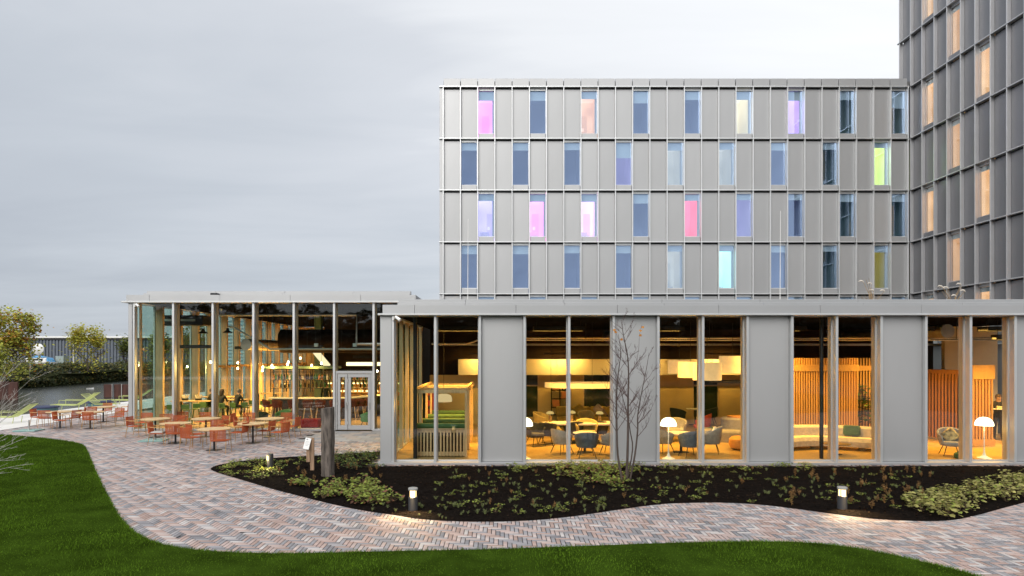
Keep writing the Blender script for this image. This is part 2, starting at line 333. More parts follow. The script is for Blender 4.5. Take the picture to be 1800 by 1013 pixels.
# mulch bed
bs = [Vector(p) for p in BED]; nb = len(bs)
gx, gy = np.meshgrid(np.arange(-9, 22, 0.16), np.arange(11.9, 22, 0.16)); gx = gx.ravel()+RNG.uniform(-.05,.05,gx.size); gy = gy.ravel()+RNG.uniform(-.05,.05,gy.size)
k = shrunk(gx, gy, BED, 0.08); gx, gy = gx[k], gy[k]; deep = shrunk(gx, gy, BED, 0.35)
res = delaunay_2d_cdt([Vector((p[0], p[1])) for p in BED]+[Vector((a, b)) for a, b in zip(gx, gy)], [(i, (i+1) % nb) for i in range(nb)], [], 1, 1e-4)
zs = []
for v in res[0]:
    z = 0.004
    zs.append((v.x, v.y, z))
bb = MB(); base_v = []
ins_deep = inside(np.array([v[0] for v in zs]), np.array([v[1] for v in zs]), BED)
sh1 = shrunk(np.array([v[0] for v in zs]), np.array([v[1] for v in zs]), BED, 0.06); sh2 = shrunk(np.array([v[0] for v in zs]), np.array([v[1] for v in zs]), BED, 0.3)
def bed_z(x, y, a, b):
    n = mnoise.noise(Vector((x*2.2, y*2.2, 0)))*0.02 + mnoise.noise(Vector((x*7, y*7, 3)))*0.014
    z = 0.004 if not a else (0.014 + n*0.5 if not b else 0.03 + n)
    return z - (0.07 if y > 18.9 and x > -3.9 else 0.0)
for v, a, b in zip(zs, sh1, sh2): base_v.append((v[0], v[1], bed_z(v[0], v[1], a, b)))
mulch_m = Mt('dark_mulch', (0.008, 0.006, 0.005), 0.95, 0, 0.5, 14, bump=0.8, bscale=60, spec=0.02)
bb.add(base_v, [tuple(f) for f in res[2]]); tag(bb.build('planting_bed', mulch_m), kind='structure')
n = 26000; X = RNG.uniform(-9, 20, n); Y = RNG.uniform(11.9, 21.9, n); k = shrunk(X, Y, BED, 0.03); X, Y = X[k], Y[k]; n = len(X); dp = shrunk(X, Y, BED, 0.3)
sz = RNG.uniform(0.008, 0.026, n); V = np.zeros((n, 4, 3)); c = np.stack([X, Y, np.where(dp, 0.036, 0.016)-np.where(Y > 18.9, 0.05, 0)], 1)
for q in range(4): V[:, q] = c + RNG.normal(0, 1, (n, 3))*sz[:, None]*np.array([1, 1, 0.45])
Fc = np.array([(0,1,2),(0,2,3),(0,3,1),(1,3,2)]); Fc = (Fc[None]+(np.arange(n)*4)[:, None, None]).reshape(-1, 3)
chip_m = Mt('bark_chips', (0.022, 0.014, 0.009), 0.9, 0, 0.4, 9, rand=0.9, spec=0.04)
tag(link('mulch', np_mesh('mulch', V.reshape(-1, 3), Fc, chip_m, 3)), 'dark bark mulch chips strewn over the planting bed', 'mulch', kind='stuff')
# canal
wm_ = bpy.data.materials.new('canal_water'); wm_.use_nodes = True; nt = wm_.node_tree; b = nt.nodes['Principled BSDF']
b.inputs['Base Color'].default_value = (0.022, 0.026, 0.020, 1); b.inputs['Roughness'].default_value = 0.22
tcn = nt.nodes.new('ShaderNodeTexCoord'); mp = nt.nodes.new('ShaderNodeMapping'); mp.inputs['Scale'].default_value = (0.5, 1.0, 1); nz = nt.nodes.new('ShaderNodeTexNoise'); nz.inputs['Scale'].default_value = 1.3; nz.inputs['Detail'].default_value = 5
bp = nt.nodes.new('ShaderNodeBump'); bp.inputs['Strength'].default_value = 0.75; bp.inputs['Distance'].default_value = 0.12
nt.links.new(tcn.outputs['Object'], mp.inputs[0]); nt.links.new(mp.outputs[0], nz.inputs['Vector']); nt.links.new(nz.outputs[0], bp.inputs['Height']); nt.links.new(bp.outputs[0], b.inputs['Normal'])
tag(sheet([(-72,-60),(-26.4,-60),(-26.4,77),(600,77),(600,113),(-72,113)], -0.75).build('canal_water', wm_), kind='structure')
quay_m = Mt('quay_concrete', (0.40, 0.39, 0.37), 0.85, 0, 0.12, 1.5, bump=0.2)
q = MB(); q.box(-26.6, -26.4, -60, 78, -2, -0.02); q.box(-26.4, 600, 78, 78.2, -2, -0.08); tag(q.build('quay_wall', quay_m), kind='structure')
deck = tag(sheet([(-26.45,8),(-21.9,8),(-21.9,70),(-26.45,70)], -0.03).build('deck', quay_m), kind='structure')
deckm = Mt('whitewashed_deck', (0.72, 0.70, 0.67), 0.7, 0, 0.08, 2, (6,0.4,1), 0.1, 20, rand=0.08, obj_rand=True)
pm = MB().cbox(0, 0.44, 0, 8.9, -0.03, 0.012, 0.006).mesh('plank', deckm)
for i in range(10):
    for j in range(5): link('plank', pm, deck, (-26.45+i*0.455+0.005, 21+j*8.92-(4 if i % 2 else 0), random.gauss(0, .002)))
# ------------------------------------------------------------------ front pavilion
ZF = 19.28; SC = F/ZF
def fx(px): return (px-XV)/SC
MX = [-1.914+1.354*k for k in range(18)]               # mullion centres of the front facade
XL = -3.586; ZTOP = 4.51; YG = ZF+0.26                 # left face, head height, glass plane
pav = thing('front_pavilion', 'low grey metal pavilion with tall lit lounge windows and flat roof, nearest the path', 'building', (0, 0, 0))
def fin(parent, x, w=0.075, d=0.25, z0=0.05, z1=ZTOP, y=ZF, m=alu_fin, name='mullion'):
    return MB().cbox(x-w/2, x+w/2, y, y+d, z0, z1, 0.008).build(name, m, parent)
fin_me = MB().cbox(-0.04, 0.04, 0, 0.25, 0.062, ZTOP, 0.008).mesh('mullion', alu_fin)
post_me = MB().cbox(-0.045, 0.045, 0.0, 0.18, 0.03, ZTOP, 0.006).mesh('wood_post', wood_l)
bead_me = MB().box(-0.018, 0.018, 0.0, 0.03, 0.062, ZTOP).mesh('gasket', black_m)
panes = {-1, 0, 2, 3, 5, 6, 8, 9, 11, 12, 14, 15}
for k, x in enumerate(MX):
    link('mullion', fin_me, pav, (x, ZF, 0)); 
    link('wood_post', post_me, pav, (x, YG+0.035, 0))
link('mullion', fin_me, pav, (fx(690.5), ZF, 0)); link('wood_post', post_me, pav, (fx(691.5), YG+0.04, 0))
for k in range(-1, 16):
    x0 = (MX[k] if k >= 0 else fx(690.5))+0.042; x1 = MX[k+1]-0.042
    if k in panes:
        MB().box(x0, x1, YG-0.01, YG+0.012, 0.10, ZTOP-0.03).build('glass_pane', gl, pav)
        fr = MB(); fr.box(x0, x1, YG-0.03, YG+0.03, 0.062, 0.10); fr.box(x0, x1, YG-0.03, YG+0.03, ZTOP-0.03, ZTOP-0.002)
        fr.box(x0, x0+0.022, YG-0.032, YG+0.028, 0.10, ZTOP-0.03); fr.box(x1-0.022, x1, YG-0.032, YG+0.028, 0.10, ZTOP-0.03); fr.build('pane_frame', alu_fin, pav)
    else:
        p = MB(); p.cbox(x0, x1, ZF+0.14, ZF+0.40, 0.062, ZTOP-0.002, 0.01); p.build('metal_panel', alu, pav)
# corner post, sill, fascia, roof
c = MB(); c.cbox(XL, fx(688.2), ZF+0.012, ZF+0.25, 0.062, ZTOP, 0.012); c.build('corner_post', alu, pav)
s = MB(); s.cbox(XL-0.08, 21.1, ZF-0.10, ZF+0.34, 0.0, 0.06, 0.008); s.cbox(XL-0.08, XL+0.20, ZF+0.342, 27.70, 0.0, 0.06, 0.008); s.build('sill', fascia_m, pav)
lp = MB(); lp.cbox(fx(665), 21.1, ZF-0.13, ZF+0.30, ZTOP+0.001, ZTOP+0.06, 0.006); lp.cbox(fx(665), XL+0.30, ZF+0.302, 27.70, ZTOP+0.001, ZTOP+0.06, 0.006); lp.build('flashing_lip', alu_fin, pav)
xs = [fx(672.5)]+[fx(907)+3.07*i for i in range(-1, 5)]+[21.0]; xs = [xs[0]]+[x for x in xs[1:] if x > xs[0]+0.5]
for a, b in zip(xs, xs[1:]): MB().cbox(a+0.003, b-0.003, ZF-0.03, ZF+0.25, ZTOP+0.062, 4.83, 0.006).build('fascia_panel', fascia_m, pav)
s = MB(); s.cbox(xs[0]+0.004, xs[0]+0.25, ZF+0.252, 27.69, ZTOP+0.062, 4.83, 0.006); s.build('side_fascia', fascia_m, pav)
xs = [-3.12]+[-3.12+2.1+3.07*i for i in range(8)]
for a, b in zip(xs, xs[1:]):
    t = MB(); t.cbox(a+0.002, b-0.002, ZF+0.35, ZF+0.60, 4.80, 4.93, 0.008); t.cbox(a+0.002, b-0.002, ZF+0.62, ZF+0.95, 4.80, 5.055, 0.01); t.build('coping', fascia_m, pav)
MB().box(XL+0.27, 21, ZF+0.27, 31.2, 4.62, 4.80).build('roof', roof_m, pav)
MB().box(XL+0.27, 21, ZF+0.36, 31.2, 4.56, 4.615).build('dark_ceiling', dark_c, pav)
MB().box(XL+0.21, 21, ZF+0.345, 31.2, -0.02, 0.03).build('lounge_floor', floor_c, pav)
g = MB()
for i in range(420): g.box(XL+0.5+i*0.055, XL+0.53+i*0.055, YG+0.34, YG+0.47, 0.03, 0.036)
g.build('floor_grille', black_m, pav)['kind'] = 'stuff'
# left glass face
for k in range(6):
    y0 = ZF+0.36+k*1.38; y1 = y0+1.33
    MB().box(XL+0.05, XL+0.072, y0, y1, 0.08, ZTOP-0.03).build('glass_pane', gl_side, pav)
    MB().cbox(XL+0.11, XL+0.24, y1-0.02, y1+0.07, 0.03, ZTOP, 0.006).build('wood_post', wood_l, pav)
    MB().cbox(XL, XL+0.045, y1-0.01, y1+0.06, 0.062, ZTOP, 0.006).build('mullion', alu_fin, pav)
# rear wall with bulkhead, windows
rw = MB(); YB = 30.5
wins = [(1.0, 1.95), (4.05, 5.6), (9.3, 10.6)]
xx = XL+0.3
for a, b in wins: rw.box(xx, a, YB, YB+0.2, 0.03, 2.36); xx = b
rw.box(xx, 21, YB, YB+0.2, 0.03, 2.36)
for a, b in wins: rw.box(a, b, YB, YB+0.2, 0.03, 0.35)
rw.build('rear_wall', warm_w, pav)
night_m = Mt('night_window', (0.02, 0.022, 0.018), 0.08, 0, 0.3, 3)
for a, b in wins:
    o = MB().box(a, b, YB+0.12, YB+0.16, 0.35, 2.36).build('rear_window', night_m, pav)
    f = MB(); f.box(a, a+0.06, YB-0.02, YB+0.118, 0.35, 2.36); f.box(b-0.06, b, YB-0.02, YB+0.118, 0.35, 2.36); f.box(a+0.06, b-0.06, YB-0.02, YB+0.118, 1.82, 1.88); f.build('rear_frame', wood_l, o)
for i in range(9): MB().cbox(-1.9+i*1.56, -1.9+i*1.56+1.552, YB-0.35, YB+0.2, 2.37, 3.12, 0.004).build('bulkhead_panel', cream_w, pav)
MB().box(XL+0.3, 21, YB+0.21, YB+0.35, 2.0, 4.55).build('upper_wall', dark_w, pav)
rail = MB(); rail.box(-2.0, 12, YB-0.9, YB-0.86, 3.13, 3.16)
rail.build('track_rail', black_m, pav)
# ------------------------------------------------------------------ glass restaurant pavilion on the left
ZL = 27.74; SL = F/ZL
def lx_(px): return (px-XV)/SL
res = thing('restaurant_pavilion', 'tall glass restaurant pavilion with silver mullions and thin flat roof beside the terrace', 'building')
LT = 5.60; X0 = lx_(225); LM = [lx_(p) for p in (304, 373.5, 445, 516, 587, 656.5)]
fin2 = MB().cbox(-0.05, 0.05, 0, 0.24, 0.0, LT, 0.01).mesh('mullion', alu_fin)
post2 = MB().cbox(-0.045, 0.045, 0.0, 0.17, 0.03, LT, 0.008).mesh('wood_post', wood_l)
for x in LM: link('mullion', fin2, res, (x, ZL, 0)); link('wood_post', post2, res, (x+0.02, ZL+0.30, 0))
c = MB(); c.cbox(X0, lx_(232), ZL+0.01, ZL+0.30, 0.0, LT, 0.012); c.build('corner_post', alu, res)
MB().cbox(lx_(233), lx_(236.5), ZL, ZL+0.24, 0.0, LT, 0.01).build('mullion', alu_fin, res)
MB().cbox(lx_(237.5), lx_(240), ZL+0.3, ZL+0.45, 0.03, LT, 0.01).build('wood_post', wood_l, res)
gx_ = [lx_(237)]+LM+[-3.62]
for i in range(len(gx_)-1):
    a, b = gx_[i]+0.055, gx_[i+1]-0.055; z0 = 0.10
    if i == 5: z0 = 2.62
    MB().box(a, b, ZL+0.24, ZL+0.262, z0, LT-0.03).build('glass_pane', gl, res)
    if i != 5: MB().cbox(a-0.05, b+0.05, ZL-0.02, ZL+0.30, 0.0, 0.095, 0.008).build('sill', fascia_m, res)
MB().cbox(lx_(217), X0+0.4, ZL-0.25, ZL-0.03, -0.005, 0.03, 0.005).build('corner_base_plate', fascia_m, res)
# double door
dl, dr = lx_(588.5), lx_(655)
door = MB(); door.cbox(dl, dr, ZL+0.05, ZL+0.20, 2.50, 2.62, 0.01); door.cbox(dl, dl+0.09, ZL+0.05, ZL+0.2, 0.03, 2.50, 0.01); door.cbox(dr-0.09, dr, ZL+0.05, ZL+0.2, 0.03, 2.50, 0.01)
door = door.build('door_frame', fascia_m, res)
for (a, b) in ((dl+0.095, lx_(610.5)), (lx_(611), dr-0.095)):
    d = MB(); w = 0.13
    d.cbox(a, b, ZL+0.07, ZL+0.15, 0.04, 0.24, 0.01); d.cbox(a, b, ZL+0.07, ZL+0.15, 2.34, 2.49, 0.01); d.cbox(a, a+w, ZL+0.072, ZL+0.148, 0.24, 2.34, 0.01); d.cbox(b-w, b, ZL+0.072, ZL+0.148, 0.24, 2.34, 0.01)
    d = d.build('door_leaf', fascia_m, res)
    MB().box(a+w, b-w, ZL+0.10, ZL+0.12, 0.24, 2.34).build('door_glass', gl, d)
    h = MB(); h.tube([(b-0.07, ZL+0.01, 0.95), (b-0.07, ZL+0.01, 1.25)], 0.014); h.tube([(b-0.07, ZL+0.01, 0.98), (b-0.07, ZL+0.075, 0.98)], 0.01); h.tube([(b-0.07, ZL+0.01, 1.22), (b-0.07, ZL+0.075, 1.22)], 0.01); h.build('door_handle', duct_m, d)
    hg = MB()
    for z in (0.35, 1.2, 2.2): hg.tube([(a+0.0, ZL+0.055, z-0.06), (a+0.0, ZL+0.055, z+0.06)], 0.02)
    hg.build('hinge', duct_m, d)
lp = MB(); lp.cbox(lx_(215), -3.5, ZL-0.12, ZL+0.30, LT+0.001, LT+0.07, 0.006); lp.cbox(lx_(215), X0+0.3, ZL+0.302, 52, LT+0.001, LT+0.07, 0.006); lp.build('flashing_lip', alu_fin, res)
xs = [lx_(222), lx_(263)]
while xs[-1] < -6.6: xs.append(xs[-1]+3.07)
xs.append(-3.6)
for a, b in zip(xs, xs[1:]): MB().cbox(a+0.003, b-0.003, ZL-0.02, ZL+0.25, LT+0.072, 5.94, 0.006).build('fascia_panel', fascia_m, res)
s = MB(); s.cbox(X0+0.0, X0+0.25, ZL+0.252, 52, LT+0.072, 5.94, 0.006); s.cbox(-3.85, -3.602, ZL+0.252, 36, LT+0.072, 5.94, 0.006); s.build('side_fascia', fascia_m, res)
xs = [-15.65+3.07*i for i in range(4)]+[-3.9]
for a, b in zip(xs, xs[1:]):
    t = MB(); t.cbox(a+0.002, b-0.002, ZL+0.3, ZL+0.55, 5.94, 6.04, 0.006); t.cbox(a+0.002, b-0.002, ZL+0.56, ZL+0.8, 5.94, 6.16, 0.006); t.build('coping', fascia_m, res)
MB().cbox(lx_(369)-0.0, lx_(381), ZL+0.02, ZL+0.29, 5.945, 6.03, 0.01).build('roof_vent', black_m, res)
MB().box(X0+0.27, -3.62, ZL+0.27, 52, LT+0.12, 5.93).build('roof', roof_m, res)
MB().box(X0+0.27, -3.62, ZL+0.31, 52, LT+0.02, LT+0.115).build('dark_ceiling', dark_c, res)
MB().box(X0+0.05, -3.62, ZL+0.302, 52, -0.03, 0.03).build('oak_floor', floor_w, res)
k = 0; y = ZL+0.32; side_post = MB().cbox(0, 0.34, 0, 0.16, 0.03, LT, 0.008).mesh('wood_post', wood_l)
while y < 51:
    y1 = min(y+1.76, 52)
    MB().box(X0+0.08, X0+0.10, y, y1-0.06, 0.1, LT-0.02).build('glass_pane', gl_side, res)
    link('wood_post', side_post, res, (X0+0.12, y1-0.08, 0)); MB().cbox(X0, X0+0.075, y1-0.06, y1+0.02, 0, LT, 0.006).build('mullion', alu_fin, res)
    if k >= 4:
        MB().cbox(X0+0.13, X0+0.36, y+0.09, y1-0.085, 2.62, 2.74, 0.006).build('transom', wood_l, res)
        MB().cbox(X0+0.13, X0+0.26, y+0.84, y+0.92, 0.03, 2.615, 0.006).build('mid_post', wood_l, res)
    MB().box(X0+0.0, X0+0.3, y+0.08, y1-0.09, 0.03, 0.095).build('sill', fascia_m, res)
    y = y1; k += 1
MB().box(X0, -3.62, 52.01, 52.25, 0, LT).build('rear_wall', warm_w, res)
MB().box(-3.80, -3.62, ZL+0.33, 36, 0.03, LT).build('side_wall', dark_w, res)
MB().box(-10.2, -3.81, 37.2, 37.4, 0.03, LT).build('bar_back_wall', dark_w, res)
MB().box(-10.25, -9.95, 37.41, 51.9, 0.03, LT).build('inner_wall', warm_w, res)
gcol = Mt('sage_paint', (0.14, 0.22, 0.15), 0.6, 0, 0.05, 2)
MB().cbox(-10.6, -10.2, 36.6, 37.0, 0.03, LT, 0.02).build('sage_column', gcol, res)
# ------------------------------------------------------------------ hotel block and tower
ZH = 36.9; hs = F/ZH
zrow = [19.41, 18.91, 15.90, 12.90, 9.89, 6.88, 3.87]
hotel = thing('hotel_block', 'wide grey panelled hotel block with staggered windows behind the pavilions', 'building')
HX0 = (779-XV)/hs; hb = [HX0+1.0*k for k in range(28)]; HX1 = hb[27]
tower = thing('hotel_tower', 'grey hotel tower with shaded receding panelled facade at the edge of the photo', 'building')
room_m = Mt('room_wall', (0.62, 0.62, 0.62), 0.8, 0, 0.05, 1)
def room_emit(name, col, s):  # room light is put into the walls as uneven emission
    m = bpy.data.materials.new(name); m.use_nodes = True; nt = m.node_tree; b = nt.nodes['Principled BSDF']; N = nt.nodes.new; L = nt.links.new
    b.inputs['Base Color'].default_value = (*[0.3+0.5*c for c in col], 1)
    tc = N('ShaderNodeTexCoord'); nz = N('ShaderNodeTexNoise'); nz.inputs['Scale'].default_value = 0.9; nz.inputs['Detail'].default_value = 1; L(tc.outputs['Object'], nz.inputs['Vector'])
    r = N('ShaderNodeMapRange'); L(nz.outputs[0], r.inputs[0]); r.inputs[1].default_value = 0.3; r.inputs[2].default_value = 0.7; r.inputs[3].default_value = s*0.45; r.inputs[4].default_value = s*0.95
    b.inputs['Emission Color'].default_value = (*col, 1); L(r.outputs[0], b.inputs['Emission Strength']); m.cycles.emission_sampling = 'NONE'; return m
RM = {'mag': room_emit('magenta_lit_room', (0.95, 0.36, 0.85), 0.85), 'org': room_emit('amber_lit_room', (0.95, 0.60, 0.38), 0.55), 'crm': room_emit('cream_lit_room', (1.0, 0.86, 0.58), 0.50),
      'vio': room_emit('violet_lit_room', (0.72, 0.52, 0.98), 0.80), 'lil': room_emit('lilac_lit_room', (0.74, 0.62, 0.98), 0.60), 'pnk': room_emit('pink_lit_room', (1.0, 0.40, 0.86), 0.95),
      'pwh': room_emit('pale_pink_lit_room', (0.95, 0.62, 0.98), 0.9), 'red': room_emit('red_lit_room', (1.0, 0.17, 0.26), 0.85), 'lim': room_emit('lime_lit_room', (0.82, 0.95, 0.38), 0.85),
      'aqu': room_emit('aqua_lit_room', (0.62, 1.0, 0.93), 0.75), 'olv': room_emit('olive_lit_room', (0.75, 0.62, 0.12), 0.22), 'gry': room_emit('grey_lit_room', (0.8, 0.76, 0.66), 0.30),
      'mau': room_emit('mauve_room', (0.55, 0.45, 0.75), 0.22), 'blu': room_emit('dim_blue_room', (0.30, 0.36, 0.62), 0.07), 'tea': room_emit('dark_teal_room', (0.05, 0.16, 0.18), 0.06), 'wrm': room_emit('warm_tower_room', (1.0, 0.56, 0.22), 0.30), 'wrd': room_emit('dim_tower_room', (0.85, 0.56, 0.32), 0.18), 'wrb': room_emit('bright_tower_room', (1.0, 0.60, 0.26), 0.42)}  # unlit blue, mauve and teal rooms carry a faint glow too
RC = dict(mag=((0.95,0.36,0.85),.85), org=((0.95,0.60,0.38),.55), crm=((1.0,0.86,0.58),.50), vio=((0.72,0.52,0.98),.8), lil=((0.74,0.62,0.98),.6), pnk=((1.0,0.40,0.86),.95), pwh=((0.95,0.62,0.98),.9), red=((1.0,0.17,0.26),.85), lim=((0.82,0.95,0.38),.85), aqu=((0.62,1.0,0.93),.75), olv=((0.75,0.62,0.12),.22), gry=((0.8,0.76,0.66),.30), wrm=((1.0,0.56,0.22),.30), wrd=((0.85,0.56,0.32),.18), wrb=((1.0,0.60,0.26),.42))
for k_, (c_, s_) in RC.items(): RM[k_+'_hi'] = room_emit(k_+'_room_bright', tuple(x*.85+.15 for x in c_), s_*1.25); RM[k_+'_lo'] = room_emit(k_+'_room_dim', c_, s_*0.5)  # brighter and dimmer copies paint the lit and shaded room faces
blind_m = Mt('roller_blind', (0.86, 0.92, 0.96), 0.8, 0, 0.02, 2)
curt_m = Mt('white_curtain', (0.75, 0.73, 0.70), 0.9, 0, 0.05, 5)
bedm = Mt('bed_linen', (0.8, 0.8, 0.8), 0.9, 0, 0.05, 5)
RowSpec = [(['mag','blu','org','blu','blu','crm','vio','tlc','tlc'], 2), (['blu','blu','blu','mau','gry','gry','blu','tea','lim'], 1), (['lil','pnk','pwh','blu','red','mau','blu','tea','tea'], 2), (['blu','blu','blu','blu','gry','aqu','blu','tea','olv'], 1), (['tea']*9, 2)]
Bl = [[.22,.22,.18,.28,.2,.2,.22,.2,.4],[.18,.18,.17,.36,.18,.16,.18,.16,.12],[.16,.18,.18,.22,.16,.14,.14,.18,.18],[.2,.2,.18,.18,.14,.14,.16,.14,.16],[.3]*9]
VM = Matrix.Identity(4)
def window_unit(parent, A, key, blind, z0, z1, gmat, fm, pm, lit_curtain):
    # A maps local (u along facade, d into the building, z) to world; bay is 1 m wide
    w = MB(); d0 = 0.26
    zs, zt = z0+0.31, z1-0.17
    for bx_ in ((0.032, 0.968, 0.20, d0+0.07, zt, z1-0.03), (0.028, 0.048, 0.20, d0+0.06, zs, zt), (0.952, 0.972, 0.20, d0+0.06, zs, zt), (0.048, 0.952, d0-0.02, d0+0.06, zs, zs+0.05)): w.box(*bx_, M=A)
    w = w.build('window', fm, parent)
    MB().cbox(0.05, 0.95, 0.10, d0+0.05, z0+0.03, zs-0.003, 0.01, M=A).build('sill', pm, w)
    MB().box(0.048, 0.952, d0, d0+0.02, zs+0.05, zt, M=A).build('pane', gmat, w)
    hb_ = (zt-zs-0.05)*blind
    MB().box(0.05, 0.95, d0+0.05, d0+0.055, zt-hb_, zt-0.005, M=A).build('blind', blind_m, w)
    a, b, y0, y1 = 0.0, 1.0, d0+0.075, 2.3; za, zb = z0+0.06, z1-0.06; A_ = lambda q: [A @ Vector(v) for v in q]
    q = A_([(a,y1,za),(b,y1,za),(b,y1,zb),(a,y1,zb),(a,y0,za),(b,y0,za),(b,y0,zb),(a,y0,zb)])
    lit = key not in ('blu', 'tea', 'tlc', 'mau'); rk = 'tea' if key == 'tlc' else key
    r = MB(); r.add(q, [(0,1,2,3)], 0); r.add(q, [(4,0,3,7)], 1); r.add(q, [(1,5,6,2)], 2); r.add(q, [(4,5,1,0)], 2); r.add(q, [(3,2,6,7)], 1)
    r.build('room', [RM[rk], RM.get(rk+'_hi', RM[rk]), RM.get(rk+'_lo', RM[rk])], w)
    if key == 'tlc': MB().cbox(0.02, 0.34, 1.2, 1.25, zs+0.4*random.random(), zt-0.3, 0.01, M=A).build('glow_slab', RM['crm_hi'], w)  # glowing slab added for the bright left part of the room
    if lit:
        rr = random.random(); f = MB()
        for s_ in range(4): f.tube([A @ Vector((0.87+s_*0.035, d0+0.15+0.02*(s_ % 2), zs)), A @ Vector((0.87+s_*0.035, d0+0.15+0.02*(s_ % 2), zt))], 0.026, 6)
        f.build('curtain', curt_m, w); f = MB()
        f.cbox(0.05, 0.62, 1.0, 1.9, z0+0.02, zs+0.22, 0.05, M=A); f.cbox(0.05, 0.62, 1.9, 2.0, z0+0.02, zs+0.62, 0.03, M=A); f.build('bed', bedm, w)
        f = MB(); x0 = random.uniform(0.1, 0.5); f.box(x0, x0+0.42, 2.20, 2.26, z0+0.05, z0+2.1, M=A); f.build('door', RM[rk+'_lo'], w)
        if rr < 0.6: MB().cbox(x0+0.05, x0+0.2, 1.9, 2.0, zs+0.75, zs+0.95, 0.03, M=A).build('bedside_lamp', RM[rk+'_hi'], w)
    return w
panel_cache = {}
for r, (keys, off) in enumerate(RowSpec):
    z1, z0 = zrow[r+1], zrow[r+2]
    for k in range(27):
        A = Matrix.Translation((hb[k], ZH, 0))
        if k % 3 == off % 3:
            i = (k-off)//3
            if 0 <= i < 9: window_unit(hotel, A, keys[i], Bl[r][i], z0, z1, gl_hotel, fin_hotel, alu_hotel, None); continue
        kk = round(z1-z0, 2)
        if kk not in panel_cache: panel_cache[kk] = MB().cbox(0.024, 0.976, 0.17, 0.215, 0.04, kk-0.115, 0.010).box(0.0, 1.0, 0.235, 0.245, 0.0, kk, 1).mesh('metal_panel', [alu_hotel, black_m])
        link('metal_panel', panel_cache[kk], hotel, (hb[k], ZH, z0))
vf = MB().cbox(-0.026, 0.026, 0, 0.17, 3.87, 18.93, 0.004).mesh('vertical_fin', fin_hotel)
for k in range(28): link('vertical_fin', vf, hotel, (hb[k], ZH, 0))
for z in zrow[1:]: 
    b = MB(); b.cbox(HX0-0.24, HX1+0.03, ZH-0.012, ZH+0.175, z-0.028, z+0.028, 0.004); b.box(HX0-0.235, HX0, ZH+0.176, ZH+10, z-0.027, z+0.027); b.build('ledge', fin_hotel, hotel)
pk = MB().cbox(0.02, 0.98, 0.10, 0.22, 18.95, 19.41, 0.006).mesh('parapet_panel', alu_hotel)
for k in range(27): link('parapet_panel', pk, hotel, (hb[k], ZH, 0))
w = MB(); w.box(HX0+0.001, HX1+0.2, ZH+2.45, ZH+12, 0, 18.8); w.box(HX0+0.002, HX1+0.2, ZH+0.225, ZH+2.44, 0, 3.8); w.box(HX0-0.0, HX0+0.05, ZH+0.22, ZH+2.44, 3.81, 18.8); w.build('wall', alu_hotel, hotel)
MB().box(HX0, HX1+0.2, ZH+0.23, ZH+12, 18.96, 19.3).build('roof', roof_m, hotel)
for z in zrow[2:]: MB().box(HX0+0.06, HX1, ZH+0.24, ZH+2.42, z-0.02, z+0.02).build('floor_slab', roof_m, hotel)
c = MB(); c.cbox(HX0-0.22, HX0-0.03, ZH+0.10, ZH+0.20, 3.9, 18.9, 0.006); c.build('corner_panel', alu_hotel, hotel)
# tower: bays run towards the camera along plane X = TX
TX = HX1+0.10; zt = [3.87+3.008*i for i in range(10)]
def tower_A(k): return Matrix.Translation((TX, ZH+0.02-k, 0)) @ Matrix.Rotation(-PI/2, 4, 'Z')
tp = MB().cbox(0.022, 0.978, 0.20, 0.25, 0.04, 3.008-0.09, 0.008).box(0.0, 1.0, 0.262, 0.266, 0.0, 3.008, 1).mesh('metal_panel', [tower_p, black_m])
for i in range(9):
    z0, z1 = zt[i], zt[i+1]
    for k in range(-1, 14):
        A = tower_A(k)
        lit = (k in (1, 5, 9, 13)) if i % 2 == 0 else (k in (3, 11))
        if lit: window_unit(tower, A, ('wrm','wrd','wrb','wrd')[(i*3+k*2+i*k) % 4], 0.10, z0, z1, gl_tower, tower_f, tower_p, None)
        else:
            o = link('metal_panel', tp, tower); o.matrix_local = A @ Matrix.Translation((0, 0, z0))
tf = MB().cbox(-0.03, 0.03, 0, 0.20, 3.87, zt[9]+0.03, 0.006).mesh('vertical_fin', tower_f)
for k in range(-1, 15): o = link('vertical_fin', tf, tower); o.matrix_local = tower_A(k)
for z in zt: MB().cbox(-1.2, 14, -0.012, 0.202, z-0.03, z+0.03, 0.005, M=tower_A(0)).build('ledge', tower_f, tower)
w = MB(); w.box(TX+2.5, TX+14, ZH-14, ZH+1.0, 0, zt[9]); w.box(TX+0.27, TX+2.49, ZH-14, ZH+1.0, 0, 3.8); w.box(TX+0.27, TX+2.49, ZH+0.95, ZH+1.02, 3.8, zt[9]); w.build('wall', tower_p, tower)
MB().box(TX+0.27, TX+14, ZH-14, ZH+1.02, zt[9]+0.01, zt[9]+0.3).build('roof', roof_m, tower)
MB().box(HX1+0.03, TX+0.05, ZH+0.25, ZH+0.3, 3.8, 18.9).build('corner_joint', black_m, tower)
